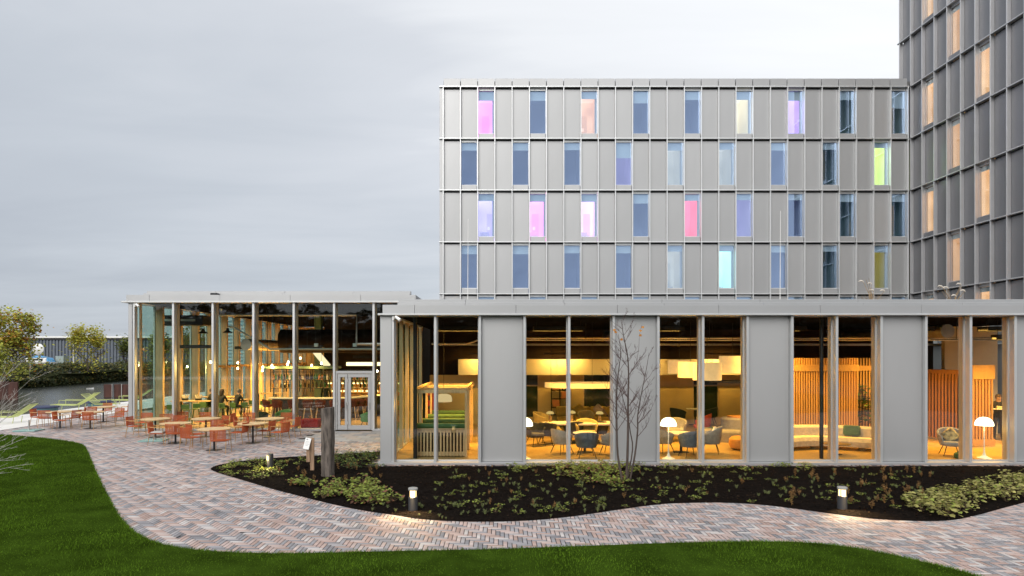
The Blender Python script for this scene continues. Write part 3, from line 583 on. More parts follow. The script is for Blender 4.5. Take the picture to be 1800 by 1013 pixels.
# ------------------------------------------------------------------ terrace furniture
coral = Mt('coral_webbing', (0.44, 0.095, 0.028), 0.8, 0, 0.08, 6)
brass = Mt('brown_gold_tube', (0.42, 0.24, 0.09), 0.4, 0.4, 0.08, 6)
def arc_pts(hw, depth, y0, n=13):   # half-round back seen from above: x from -hw to hw
    return [(hw*math.sin(-PI/2+PI*i/(n-1)), y0-depth*math.cos(-PI/2+PI*i/(n-1))) for i in range(n)]
def make_chair(name, label, sm, fm, cushion=False):
    t = thing(name, label, 'chair', group='coral terrace armchairs')
    s = MB()
    for i in range(15): s.cbox(-0.225, 0.225, -0.215+i*0.03, -0.215+i*0.03+0.024, 0.425, 0.443, 0.005)
    s.tube([(-0.235,-0.22,0.43),(-0.235,0.235,0.43),(0.235,0.235,0.43),(0.235,-0.22,0.43),(-0.235,-0.22,0.43)], 0.011)
    s.build('seat', sm, t)
    b = MB(); n = 15
    def cur(u, z): 
        a = u*1.15; return Vector((0.265*math.sin(a)/math.sin(1.15), -0.30+0.14*(1-math.cos(a))-0.10*(z-0.44), z))
    for i in range(n):
        u0, u1 = -1+2*i/n+0.02, -1+2*(i+1)/n-0.04
        q = []
        for z in (0.47, 0.63, 0.795):
            for dy in (0.0, -0.012): q += [cur(u0, z)+Vector((0,dy,0)), cur(u1, z)+Vector((0,dy,0))]
        b.add(q, [(0,1,5,4),(4,5,9,8),(2,6,7,3),(6,10,11,7),(0,4,6,2),(4,8,10,6),(1,3,7,5),(5,7,11,9),(0,2,3,1),(8,9,11,10)])
    for z in (0.46, 0.80): b.tube([cur(-1+2*i/12, z) for i in range(13)], 0.011)
    b.build('backrest', sm, t)
    for sx_ in (-1, 1):
        MB().tube([(sx_*0.245, 0.235, 0.645), (sx_*0.245, 0.24, 0.42), (sx_*0.265, 0.275, 0.0)], [0.012, 0.013, 0.008]).build('leg', fm, t)
        MB().tube([(sx_*0.25, -0.20, 0.46), (sx_*0.265, -0.275, 0.0)], [0.013, 0.008]).build('leg', fm, t)
        MB().tube([(sx_*0.245, 0.235, 0.645), (sx_*0.265, 0.10, 0.66), (sx_*0.275, -0.08, 0.665), (sx_*0.262, -0.24, 0.68)], 0.013).build('armrest', fm, t)
    if cushion: MB().cbox(-0.22, 0.22, -0.2, 0.23, 0.446, 0.495, 0.02).build('cushion', cush_m, t)
    return t
cush_m = Mt('pale_grey_cushion', (0.55, 0.53, 0.50), 0.9, 0, 0.05, 8)
CH = [ # px, py of the feet, heading (0 faces away from the camera, 90 faces left, -90 right, 180 faces the camera), label
 (239,768,-95,'coral armchair at the outer left of the terrace, turned right towards the tables'),
 (252,760.5,178,'coral armchair behind the leftmost round table, facing the path by the glass corner'),
 (309,783,4,'coral armchair pulled in with its slatted back before the second round table'),
 (292,763,200,'coral armchair partly hidden between the two left round tables'),
 (315,758,178,'coral armchair close to the glass behind the second round table'),
 (309,766.5,175,'coral armchair tucked behind the second round table so only its top shows'),
 (345,784,-40,'coral armchair on the far left side of the front round table'),
 (336,791,-30,'coral armchair at the near left of the front round table, half turned'),
 (388,797,8,'foremost coral armchair with its slatted back to the path'),
 (420,780.5,80,'coral armchair right of the front round table, seen from its side'),
 (376,777,180,'coral armchair behind the front round table facing the path'),
 (386,767,150,'coral armchair between the front table and the table at the glass'),
 (399,759.5,95,'coral armchair at the right end of the table at the glass, side on'),
 (356,759,180,'coral armchair behind the table at the glass, backed against the window'),
 (426,769,-75,'coral armchair left of the round table in the middle of the terrace'),
 (434,760,180,'coral armchair near the window between two right tables'),
 (449,767,-70,'coral armchair squeezed between the middle table and the last right table'),
 (467,777,80,'coral armchair at the near side of the last right table, turned left'),
 (492,780,75,'coral armchair nearest the weathered pillar, turned left'),
 (499,760,176,'coral armchair behind the last right table by the window'),
 (513,768,88,'rightmost coral armchair of the terrace, side on before the red pouf'),
 (69,750,-85,'coral armchair at the far left end of the deck group, turned right'),
 (83,752,2,'coral armchair with its back to the path in the deck group'),
 (108,756,-75,'coral armchair nearest the lawn in the deck group, turned right'),
 (126,752,85,'coral armchair right of the left deck table, turned left'),
 (137,747,120,'coral armchair behind the left deck table, turned to the left'),
 (161,755,0,'coral armchair with its slatted back in front of the right deck table'),
 (155,746,180,'coral armchair behind the right deck table facing the lawn'),
 (183,737,180,'coral armchair behind the rear deck table near the green loungers'),
 (203,749,165,'coral armchair standing free near the glass corner, facing the lawn'),
 (219,738,95,'coral armchair half hidden by the corner post of the glass pavilion')]
proto = make_chair('terrace_armchair', CH[0][3], coral, brass)
for (px, py, rz, lab) in CH: g = G(px, py); place(proto, (g.x, g.y, 0.004), R(rz+random.uniform(-7,7)), lab)
cp = make_chair('terrace_armchair', 'armchair with pale grey seat cushion by the parasol base', coral, brass, True); g = G(278, 782); cp.location = (g.x, g.y, 0.004); cp.rotation_euler = (0, 0, R(-80))
tb = thing('round_terrace_table', '', 'table', group='round slatted terrace tables')
for i in range(12):
    y = -0.54+i*0.09; ym = max(abs(y+0.004), abs(y+0.086)); h = math.sqrt(max(0.545**2-ym**2, 0.01)); h2 = h
    y0, y1 = y+0.004, y+0.086; a0 = math.sqrt(max(0.55**2-y0*y0, .002)); a1 = math.sqrt(max(0.55**2-y1*y1, .002))
    b = MB(); b.add([(-a0,y0,.722),(a0,y0,.722),(a1,y1,.722),(-a1,y1,.722),(-a0,y0,.75),(a0,y0,.75),(a1,y1,.75),(-a1,y1,.75)], [(0,3,2,1),(4,5,6,7),(0,1,5,4),(1,2,6,5),(2,3,7,6),(3,0,4,7)]); b.build('slat', wood_t, tb)
MB().lathe([(0.50,0.705),(0.515,0.705),(0.515,0.72),(0.50,0.72)], n=32).build('rim', wood_t, tb)
MB().lathe([(0.035,0.02),(0.035,0.70),(0.14,0.704)], n=12).build('leg', black_m, tb)
MB().lathe([(0.26,0.0),(0.26,0.012),(0.05,0.022)], n=24).build('base', black_m, tb)
TB = [(273,769,'leftmost round wooden table of the terrace behind the parasol base'),(308.5,779,'round wooden table second from the left on the terrace'),(362,768,'round wooden table close to the glass behind the front table'),
 (376.5,791.5,'foremost round wooden table on the terrace'),(444.5,779,'round wooden table in the middle right of the terrace'),(474.5,768,'last round wooden table on the right beside the window'),
 (105.5,752.5,'left round table of the deck group'),(158.5,753.5,'right round table of the deck group nearest the brick edge'),(181.5,741.5,'rear round table of the deck group before the loungers')]
for (px, py, lab) in TB: g = G(px, py); place(tb, (g.x, g.y, 0.004), R(random.uniform(-8, 8)), lab)
teal_g = Mt('frosted_teal_plate', (0.25, 0.42, 0.40), 0.25, 0, 0.04, 4)
for (px, py, lab) in ((271, 775, 'teal parasol base plate with short pole under the leftmost table'), (51, 757.5, 'teal parasol base plate with short pole at the lawn edge by the deck')):
    g = G(px, py); t = thing('parasol_base', lab, 'parasol base', (g.x, g.y, 0.004), R(6))
    MB().cbox(-0.45, 0.45, -0.38, 0.38, 0.0, 0.045, 0.008).build('base_plate', teal_g, t); MB().lathe([(0.055,0.046),(0.055,0.10),(0.03,0.11),(0.03,0.46),(0.022,0.47)], n=14).build('pole', duct_m, t)
# lime loungers and navy pouf tables on the deck
lime = Mt('lime_metal', (0.44, 0.49, 0.16), 0.5, 0.0, 0.06, 5)
def lounger(px, py, rz, label, s=1.0):
    g = G(px, py); t = thing('deck_lounger', label, 'lounger', (g.x, g.y, 0.016), R(rz), 'lime wire loungers on the deck'); t.scale = (s, s, s)
    st = MB()
    for i in range(9):
        y = -0.32+i*0.08; st.tube([(-0.95,y,0.30),(0.15,y,0.27)], 0.008, 5)
    st.build('seat', lime, t)
    bk = MB()
    for i in range(9):
        y = -0.32+i*0.08; bk.tube([(0.15,y,0.27),(0.55,y,0.52),(1.0,y,0.86)], 0.008, 5)
    bk.build('backrest', lime, t)
    fr = MB()
    for y in (-0.35, 0.35): fr.tube([(-1.0,y,0.31),(0.15,y,0.28),(0.55,y,0.53),(1.05,y,0.9)], 0.016, 6); fr.tube([(-0.6,y,0.55),(0.45,y,0.52)], 0.014, 6); fr.tube([(-0.6,y,0.55),(-0.6,y,0.3)], 0.014, 6)
    fr.tube([(1.05,-0.35,0.9),(1.05,0.35,0.9)], 0.022); fr.tube([(-1.0,-0.35,0.31),(-1.0,0.35,0.31)], 0.022); fr.build('frame', lime, t)
    for x in (-0.75, 0.35):
        for y in (-0.35, 0.35): MB().tube([(x,y,0.31),(x-0.05,y,0.0)], 0.016).build('leg', lime, t)
lounger(18, 744, 8, 'lime wire lounger at the left end of the white deck')
lounger(132, 722, 10, 'lime wire lounger with raised back behind the deck tables', 1.15)
lounger(178, 719, 175, 'lime wire lounger beside the second navy pouf')
lounger(232, 712, 14, 'lime wire lounger partly hidden by the glass pavilion corner', 1.1)
navy = Mt('navy_fabric', (0.035, 0.045, 0.10), 0.8, 0, 0.1, 6); tealf = Mt('teal_side', (0.07, 0.15, 0.17), 0.7, 0, 0.1, 6)
for (px, py, lab) in ((79, 727, 'round navy topped pouf table on the deck left of the lounger'), (175, 717, 'round navy topped pouf table between two loungers')):
    g = G(px, py); t = thing('pouf_table', lab, 'pouf', (g.x, g.y, 0.016)); MB().lathe([(0.62,0),(0.62,0.30)], n=28).build('body', tealf, t); MB().lathe([(0.66,0.302),(0.72,0.34),(0.70,0.40),(0.0,0.41)], n=28).build('top', navy, t)
# ------------------------------------------------------------------ bollards, pillar, sign post
bol_m = Mt('charcoal_bollard', (0.05, 0.052, 0.058), 0.5, 0.2, 0.08, 5); cap_m = Mt('bollard_cap', (0.42, 0.43, 0.42), 0.4, 0.5, 0.05, 5)
glow = Emit('bollard_glow', (1.0, 0.72, 0.30), 2.2)
def bollard(px, py, label, e=36):
    g = G(px, py, 0.02); t = thing('bollard_light', label, 'bollard light', (g.x, g.y, 0.0), 0, 'bollard lights in the mulch bed')
    MB().lathe([(0.098,0.0),(0.098,0.30),(0.088,0.305),(0.0,0.306)], n=24).build('post', bol_m, t)
    MB().lathe([(0.070,0.307),(0.070,0.445)], n=20).build('lens', glow, t)
    b = MB()
    for a in range(4):
        an = PI/4+a*PI/2; b.cbox(-0.006, 0.006, 0.084, 0.096, 0.304, 0.455, 0.002, M=Matrix.Rotation(an, 4, 'Z'))
    b.build('lens_bar', bol_m, t)
    MB().lathe([(0.098,0.447),(0.102,0.452),(0.102,0.488),(0.092,0.496),(0,0.498)], n=24).build('cap', cap_m, t)
    l = bpy.data.lights.new('bollard_lamp', 'SPOT'); l.spot_size = R(125); l.spot_blend = 0.6; l.energy = e*1.5; l.color = (1.0, 0.70, 0.32); l.shadow_soft_size = 0.05
    o = bpy.data.objects.new('bollard_lamp', l); COL.objects.link(o); o.parent = t; o.location = (0, -0.11, 0.38); o.rotation_euler = (R(-42), 0, 0)
    return t
bollard(726, 897, 'glowing charcoal bollard light near the middle of the mulch bed edge')
bollard(1480.5, 895, 'glowing charcoal bollard light beside the large leafy patch')
g = G(475, 826, 0.02); t = thing('bollard_light', 'charcoal bollard with a small lit window near the tip of the bed', 'bollard light', (g.x, g.y, 0), R(-40), 'bollard lights in the mulch bed')
MB().lathe([(0.088,0.0),(0.088,0.47),(0.082,0.48),(0,0.482)], n=24).build('post', bol_m, t)
MB().cbox(-0.04, 0.04, -0.094, -0.05, 0.30, 0.43, 0.004).build('lens', glow, t)
l = bpy.data.lights.new('bollard_lamp', 'POINT'); l.energy = 16; l.color = (1.0, 0.74, 0.36); l.shadow_soft_size = 0.04
o = bpy.data.objects.new('bollard_lamp', l); COL.objects.link(o); o.parent = t; o.location = (0, -0.13, 0.36)
old = Mt('weathered_timber', (0.115, 0.095, 0.08), 0.9, 0, 0.65, 4, (4,4,0.7), 0.7, 22)
g = G(576, 837, 0.02); pl = MB(); prof = [(-0.165,-0.16),(0.16,-0.165),(0.165,0.16),(-0.16,0.165)]
zs_ = [0.0+1.86*i/14 for i in range(15)]; rgs = []
for i, z in enumerate(zs_):
    for (a, b) in [(-0.16,-0.12),(-0.13,-0.155),(0.13,-0.16),(0.16,-0.13),(0.16,0.15),(-0.16,0.15)]:
        rgs.append((a+mnoise.noise(Vector((a*5,b*5,z*4)))*0.018, b+mnoise.noise(Vector((a*5+9,b*5,z*4)))*0.018, z if i < 14 else z+0.03*(a+0.16)/0.32+mnoise.noise(Vector((a*9,b*9,1)))*0.01))
fs = [(i*6+j, i*6+(j+1)%6, (i+1)*6+(j+1)%6, (i+1)*6+j) for i in range(14) for j in range(6)]+[tuple(14*6+j for j in range(6))]
pl.add(rgs, fs); pl.v = [(v[0]*0.88, v[1]*0.9, v[2]) for v in pl.v]; o = pl.build('timber_pillar', old, None, False, (g.x, g.y, 0)); o.rotation_euler = (0, 0, R(-9)); tag(o, 'tall weathered grey timber pillar standing in the mulch bed', 'pillar')
postw = Mt('brown_post_wood', (0.33, 0.21, 0.13), 0.75, 0, 0.25, 4, (5,5,0.6), 0.3, 30)
g = G(549, 827.5, 0.02); t = thing('sign_post', 'brown wooden post pair with a small white plaque in the bed', 'sign', (g.x, g.y, 0))
MB().cbox(-0.052, 0.052, -0.03, 0.03, 0, 0.955, 0.006).build('post', postw, t); MB().cbox(-0.155, -0.056, -0.06, -0.005, 0.27, 0.80, 0.006).build('short_post', postw, t)
plq = MB().cbox(-0.085, 0.085, -0.008, 0.008, -0.16, 0.16, 0.004); o = plq.build('plaque', white_p, t, False, (-0.12, -0.085, 0.80)); o.rotation_euler = (R(-14), R(10), R(-6))
pr = MB(); pr.box(-0.05, 0.0, -0.0105, -0.0085, 0.10, 0.13)
for i in range(4): pr.box(-0.06, 0.055-0.02*(i % 2), -0.0105, -0.0085, 0.05-i*0.035, 0.058-i*0.035)
pr.build('printing', Mt('grey_print', (0.3,0.3,0.32), 0.8), o)
# security cameras at the facade corners
for (px, py, Yc, lab) in ((693, 560, ZF-0.02, 'white security camera under the eave of the lounge pavilion corner'), (239, 537, ZL-0.02, 'white security camera under the eave of the restaurant corner')):
    p = P(px, py, Yc); k = Yc/19.3; t = thing('security_camera', lab, 'security camera', p)
    MB().cbox(-0.05, 0.0, -0.06, 0.02, -0.07, 0.07, 0.01).build('bracket', white_p, t); MB().tube([(-0.01,-0.03,0.0),(0.06,-0.06,0.02)], 0.018).build('arm', white_p, t); MB().tube([(0.05,-0.07,0.05),(0.20,-0.14,-0.06)], [0.045,0.05], 10).build('housing', white_p, t)
# lightning rods, roof grasses, roof cover
for (px, y0, y1, lab) in ((822, 385, 529, 'thin white lightning rod on the roof at the hotel left part'), (1371, 371, 529, 'thin white lightning rod on the roof towards the hotel right part')):
    p = P(px, y1, 23.0); q = P(px+1, y0, 23.0); t = thing('lightning_rod', lab, 'lightning rod', (p.x, p.y, 4.80)); MB().tube([(0,0,0),(0.02,0,q.z-4.8)], [0.014, 0.008], 8).build('rod', white_p, t); MB().lathe([(0.14,0),(0.14,0.05),(0.04,0.10)], n=14).build('foot', roof_m, t)
pamp = Mt('pampas_plume', (0.62, 0.56, 0.48), 0.9, 0, 0.1, 8); stalk = Mt('dry_stalk', (0.32, 0.22, 0.12), 0.8, 0, 0.3, 5, rand=0.3)
for (px, top, n, lab) in ((1535, 486, 8, 'dry roof grass with pale plumes left on the pavilion roof edge'), (1676, 498, 12, 'dry roof grass with pale plumes right on the pavilion roof edge')):
    p = P(px, 526, 22.5); t = thing('roof_grass', lab, 'roof grass', (p.x, p.y, 4.8)); st = MB(); hh = P(px, top, 22.5).z-4.8
    pl_ = MB()
    for i in range(n):
        dx = random.uniform(-0.35, 0.35); h = hh*random.uniform(0.45, 1.0); tip = Vector((dx*1.3+0.05, random.uniform(-.2,.2), h)); st.tube([(dx*0.2,0,0),(dx*0.5,tip.y*.5,h*0.6),tip], [0.012,0.009,0.006], 5)
        if i % 2 == 0:
            pl_.tube([tip+Vector((0.02,0,-0.03)), tip+Vector((-0.03,0,0.02)), tip+Vector((-0.10,0,0.035)), tip+Vector((-0.17,0,0.0))], [0.008,0.03,0.028,0.006], 7)
    for i in range(60): dx = random.uniform(-.3,.3); st.tube([(dx*0.4,random.uniform(-.1,.1),0),(dx*1.3,random.uniform(-.2,.2),random.uniform(0.2,0.5)*hh)], [0.006,0.003], 3)
    st.build('stalks', stalk, t); pl_.build('plumes', pamp, t, True)
p = P(1572, 526, 22.5); m = MB(); m.lathe([(1.0,0),(0.93,0.10),(0.7,0.19),(0.35,0.25),(0,0.27)], n=28, sy=0.6); tag(m.build('roof_dome', Mt('grey_gravel_bag', (0.30,0.30,0.31), 0.9, 0, 0.5, 12, bump=0.6, bscale=30), None, True, (p.x, p.y, 4.8)), 'low grey speckled mound on the pavilion roof between the dry grasses', 'mound')
# ------------------------------------------------------------------ plants
def leaf_m(name, c, rand=0.4, tr=0.35): return Mt(name, c, 0.5, 0, 0.3, 6, rand=rand, spec=0.3, trans=tr)
lf_lime = leaf_m('lime_leaves', (0.270, 0.324, 0.061)); lf_dark = leaf_m('dark_leaves', (0.07, 0.12, 0.03)); lf_pale = leaf_m('pale_leaves', (0.380, 0.356, 0.115)); lf_red = leaf_m('reddish_leaves', (0.20, 0.09, 0.05))
lf_tuft = leaf_m('tuft_blades', (0.20, 0.23, 0.09)); lf_brown = leaf_m('withered_fronds', (0.30, 0.17, 0.06)); stem_m = Mt('stem', (0.12, 0.08, 0.04), 0.8, 0, 0.2, 8)
def leaf(mb, p, d, up, size, mi=0):   # a lobed, folded leaf: 9 verts
    d = Vector(d).normalized(); s = d.cross(up); s = s.normalized() if s.length > 1e-6 else Vector((1,0,0)); n = s.cross(d)
    f = size; vs = [p, p+d*f*0.25+s*f*0.42+n*f*0.10, p+d*f*0.62+s*f*0.50+n*f*0.06, p+d*f*0.80+s*f*0.22, p+d*f*1.0-n*f*0.10, p+d*f*0.80-s*f*0.22, p+d*f*0.62-s*f*0.50+n*f*0.06, p+d*f*0.25-s*f*0.42+n*f*0.10, p+d*f*0.5-n*f*0.04]
    mb.add(vs, [(0,1,2,8),(8,2,3,4),(8,4,5,6),(0,8,6,7)], mi)
def leafy(seed, mats, n, rad, h, size):
    rnd = random.Random(seed); t = thing('leafy_plant', '', 'plant'); m = MB(); st = MB()
    for i in range(n):
        a = rnd.uniform(0, 2*PI); r = rad*math.sqrt(rnd.random()); z = h*(0.35+0.65*rnd.random())*(1-0.45*r/rad)
        p = Vector((r*math.cos(a), r*math.sin(a), z)); d = Vector((math.cos(a+rnd.uniform(-1,1)), math.sin(a+rnd.uniform(-1,1)), rnd.uniform(-0.3, 0.4)))
        leaf(m, p, d, Vector((rnd.uniform(-.5,.5), rnd.uniform(-.5,.5), 1)), size*rnd.uniform(0.6, 1.25), 0 if rnd.random() > 0.22 else 1)
        if i % 3 == 0: st.tube([(0.15*p.x,0.15*p.y,0),(0.6*p.x,0.6*p.y,z*0.7),p], [0.004,0.003,0.002], 3)
    m.build('foliage', mats, t); st.build('stem', stem_m, t); return t
def tuft(seed, mat, n, rad, h):
    rnd = random.Random(seed); m = MB()
    for i in range(n):
        a = rnd.uniform(0, 2*PI); l = h*rnd.uniform(0.5, 1.1); e = rad*rnd.uniform(0.3, 1); b = Vector((math.cos(a), math.sin(a), 0)); s = Vector((-math.sin(a), math.cos(a), 0))*0.006
        p0 = b*0.01; p1 = b*e*0.45+Vector((0,0,l*0.75)); p2 = b*e+Vector((0,0,l*rnd.uniform(0.6,1)))
        m.add([p0-s, p0+s, p1+s*0.8, p1-s*0.8, p2], [(0,1,2,3),(3,2,4)])
    return m.mesh('tuft', mat)
def frond(seed):
    rnd = random.Random(seed); m = MB()
    for q in range(3):
        tip = Vector((rnd.uniform(-.06,.06), rnd.uniform(-.06,.06), rnd.uniform(0.14,0.26))); m.tube([(0,0,0), tip*0.5+Vector((0.01,0,0)), tip], [0.004,0.003,0.002], 3)
        for i in range(14):
            u = rnd.uniform(0.25, 1); a = rnd.uniform(0, 2*PI); leaf(m, tip*u, (math.cos(a), math.sin(a), rnd.uniform(-.6,.3)), Vector((0,0,1)), rnd.uniform(0.025,0.05))
    return m.mesh('withered_plant', lf_brown)
LP = {k: [leafy(i*7+j, m, n, r, h, s) for i in range(3)] for j, (k, m, n, r, h, s) in enumerate([('lime', [lf_lime, lf_red], 44, 0.23, 0.28, 0.080), ('dark', [lf_dark, lf_lime], 46, 0.22, 0.22, 0.058), ('pale', [lf_pale, lf_lime], 44, 0.26, 0.32, 0.088), ('small', [lf_lime, lf_dark], 24, 0.13, 0.13, 0.045)])}
for kk, v in LP.items():
    for o in v: o['category'] = 'plant'
def in_bed(x, y): return bool(inside(np.array([x]), np.array([y]), BED)[0])
BAY = [(690,'below the pavilion corner'),(843,'below the booth windows'),(921,'below the first grey panel'),(1078,'below the oval table windows'),(1157,'by the bare tree'),(1313,'below the round table windows'),(1391,'below the panel beside the sofa'),(1550,'below the curved sofa windows'),(1628,'below the last grey panel'),(1790,'below the slatted wall windows'),(9999,'at the right picture edge')]
def zone(x, y):
    px = XV+x*F/y; bay = next(n for lim, n in BAY if px < lim)
    return ('against the sill' if y > 18.4 else 'in the rear bed half' if y > 16.3 else 'in the front bed half' if y > 14.4 else 'near the path edge')+' '+bay
used_pos = []
def scatter(kind, n, box, label, group, sc=(0.8, 1.15), shape=None):
    i = 0; tries = 0
    while i < n and tries < n*60:
        tries += 1; px = random.uniform(box[0], box[2]); py = random.uniform(box[1], box[3])
        if shape and not inside(np.array([px]), np.array([py]), shape)[0]: continue
        g = G(px, py, 0.03)
        if not in_bed(g.x, g.y) or (g.y > ZF-0.22 and g.x > -3.85): continue
        dmin = 0.19 if kind in ('lime', 'pale', 'dark') else 0.12
        if any((g.x-a)**2+(g.y-b)**2 < dmin**2 for a, b in used_pos[-160:]): continue
        used_pos.append((g.x, g.y)); o = place(random.choice(LP[kind]), (g.x, g.y, 0.012-(0.05 if g.y > 18.9 and g.x > -3.85 else 0)), random.uniform(0, 6.28), label, random.uniform(*sc)); zn = zone(g.x, g.y) if g.x > -4 else ''; o['group'] = group; 
        if zn and kind != 'dark': o['label'] = {'lime':'bright lime leafy plant ','pale':'pale green leafy plant ','small':'small yellow green leafy plant '}[kind]+zn; o['group'] = {'lime':'lime leafy plants ','pale':'pale leafy plants ','small':'small leafy plants '}[kind]+zn
        i += 1
scatter('lime', 26, (520,845,700,892), 'bright lime leafy plant in the patch between the timber pillar and the nearest bollard', 'lime leafy plants before the pillar', shape=[(520,852),(560,846),(640,848),(690,862),(700,880),(670,892),(600,884),(540,868)])
scatter('small', 40, (376,806,500,842), 'small yellow green leafy plant at the tip of the mulch bed', 'small leafy plants at the bed tip', (0.9, 1.4))
scatter('dark', 24, (585,796,668,826), 'dark green leafy plant behind the timber pillar by the pavilion corner', 'dark leafy plants behind the pillar', (0.7,1.0))
scatter('small', 12, (490,804,590,818), 'small leafy plant along the rear edge of the mulch bed', 'small leafy plants on the rear bed edge')
scatter('lime', 32, (975,817,1125,853), 'yellow green leafy plant around the foot of the bare tree', 'leafy plants around the bare tree', (0.7,1.05), shape=[(975,830),(990,819),(1125,818),(1120,832),(1090,852),(1040,850),(1000,842)])
scatter('small', 40, (900,818,1430,828), 'small leafy plant along the pavilion sill', 'small leafy plants along the sill', (0.9,1.5))
scatter('pale', 46, (1595,838,1850,914), 'pale leafy plant in the large patch at the right end of the bed', 'pale leafy plants in the right patch', (0.75,1.1), shape=[(1600,884),(1640,868),(1700,850),(1800,836),(1850,838),(1850,870),(1760,886),(1700,900),(1655,910),(1620,902)])
scatter('small', 60, (760,824,1120,905), 'small yellow tipped leafy plant in the open mulch left of the bare tree', 'small leafy plants in the middle of the bed', (0.5,1.0))
scatter('small', 55, (1120,824,1600,895), 'small yellow tipped leafy plant in the open mulch right of the bare tree', 'small leafy plants right of the tree', (0.5,1.0))
for kk, v in LP.items():
    for o in v:
        if o.location.length < 0.01:
            for c in list(o.children): bpy.data.objects.remove(c)
            bpy.data.objects.remove(o)
TU = [tuft(i, lf_tuft, 26, 0.10, 0.13) for i in range(4)]; FR = [frond(i) for i in range(4)]
def sc2(meshes, name, n, box, label, group, cat, sc):
    i = 0; tr = 0
    while i < n and tr < n*40:
        tr += 1; px = random.uniform(box[0], box[2]); py = random.uniform(box[1], box[3]); g = G(px, py, 0.03)
        if not in_bed(g.x, g.y) or (g.y > ZF-0.2 and g.x > -3.8): continue
        o = link(name, random.choice(meshes), None, (g.x, g.y, 0.012-(0.05 if g.y > 18.9 and g.x > -3.85 else 0)), random.uniform(0, 6.28)); s = random.uniform(*sc); o.scale = (s, s, s); zn = zone(g.x, g.y)
        if g.x > -4: label = ('small green grass tuft ' if cat == 'grass tuft' else 'withered brown plant ')+zn; group = cat+'s '+zn
        tag(o, label, cat, group); i += 1
sc2(TU, 'grass_tuft', 130, (760,822,1330,908), 'small green grass tuft in the dark mulch below the lounge windows', 'grass tufts in the middle of the bed', 'grass tuft', (0.55, 1.05))
sc2(TU, 'grass_tuft', 60, (1330,820,1640,880), 'small green grass tuft in the mulch around the right bollard', 'grass tufts around the right bollard', 'grass tuft', (0.55, 1.0))
sc2(TU, 'grass_tuft', 22, (640,880,790,914), 'small green grass tuft beside the nearest bollard', 'grass tufts by the nearest bollard', 'grass tuft', (0.4, 0.8))
sc2(FR, 'withered_plant', 36, (1380,830,1640,910), 'withered rust brown plant around the right bollard', 'withered plants around the right bollard', 'withered plant', (0.7, 1.15))
sc2(FR, 'withered_plant', 26, (480,815,680,860), 'withered brown plant among the mulch near the timber pillar', 'withered plants near the pillar', 'withered plant', (0.6, 1.0))
sc2(FR, 'withered_plant', 30, (760,822,1330,900), 'withered brown plant between the grass tufts', 'withered plants in the middle of the bed', 'withered plant', (0.4, 0.8))
# ------------------------------------------------------------------ bare young tree in the bed
bark = Mt('grey_brown_bark', (0.075, 0.055, 0.045), 0.85, 0, 0.3, 6, (6,6,1), 0.4, 40); twig_m = Mt('reddish_twigs', (0.075, 0.032, 0.028), 0.8, 0, 0.2, 8)
def limb(m, p, d, L_, r, depth, rnd, up=0.25, droop=0.0, spread=0.7, nsub=6, minr=0.0028):
    pts = [p]; n = max(3, int(L_/0.12)); q = Vector(p); dd = Vector(d).normalized(); dirs = []
    for i in range(n):
        dd = (dd + Vector((rnd.gauss(0,.09), rnd.gauss(0,.09), rnd.gauss(0,.05)+up*0.10-droop*0.1))).normalized(); q = q+dd*(L_/n); pts.append(q.copy()); dirs.append(dd.copy())
    m.tube(pts, [max(minr, r*(1-0.75*i/n)) for i in range(n+1)], 6 if r > 0.012 else 4 if r > 0.005 else 3)
    if depth > 0:
        for k in range(nsub):
            u = rnd.uniform(0.22, 0.97); i = min(n-1, int(u*n)); a = rnd.uniform(0, 2*PI); side = Vector((math.cos(a), math.sin(a), 0)); nd = (dirs[i]*(1-spread*0.5)+side*spread+Vector((0,0,0.15))).normalized()
            limb(m, pts[i], nd, L_*rnd.uniform(0.28, 0.5)*(1.1-u*0.45), max(minr, r*(1-0.75*u)*0.5), depth-1, rnd, up, droop, spread, max(3, nsub-2), minr)
g = G(1101, 846, 0.02); Yt = g.y; t = thing('bare_tree', 'slender bare multi stemmed young tree before the grey panel', 'tree', g)
def L3(px, py, dy=0): p = P(px, py, Yt+dy); return p-g
rnd = random.Random(4)
stems = [[(1094,845,0),(1086,800,.03),(1084,740,.05),(1084,690,.05),(1087,655,.0),(1091,620,-.05),(1087,588,-.08)], [(1101,847,0),(1103,800,-.03),(1104,750,-.02),(1104,700,0),(1105,660,.03),(1103,625,.05),(1096,590,.08),(1092,562,.10)], [(1107,845,0),(1116,800,-.08),(1121,755,-.12),(1121,730,-.14),(1128,690,-.18),(1136,650,-.2),(1141,620,-.22)], [(1103,842,.0),(1112,790,.1),(1108,760,.14),(1104,735,.18),(1092,690,.25),(1080,650,.3),(1064,630,.34)]]
for si, sp in enumerate(stems):
    pts = [L3(*s) for s in catmull(sp, 3)]; n = len(pts); r0 = (0.032, 0.038, 0.028, 0.020)[si]
    MB().tube(pts, [r0*(1-0.86*i/(n-1)) for i in range(n)], 8).build('trunk', bark, t, True)
    tw = MB(); cnt = (13, 20, 15, 9)[si]
    for k in range(cnt):
        u = rnd.uniform(0.30, 0.98); i = int(u*(n-1)); a = rnd.choice([0, PI])+rnd.uniform(-0.9, 0.9); d = Vector((math.cos(a)*0.62, math.sin(a)*0.5, 0.62+rnd.uniform(-.1,.35)))
        limb(tw, pts[i], d, rnd.uniform(0.6, 1.15)*(1.15-u*0.6), 0.0085*(1.15-u*0.6), 2, rnd, 0.5, 0, 0.55, 5, 0.0022)
    tw.build('branch', twig_m, t)
lf_or = leaf_m('orange_leaves', (0.45, 0.20, 0.04)); 
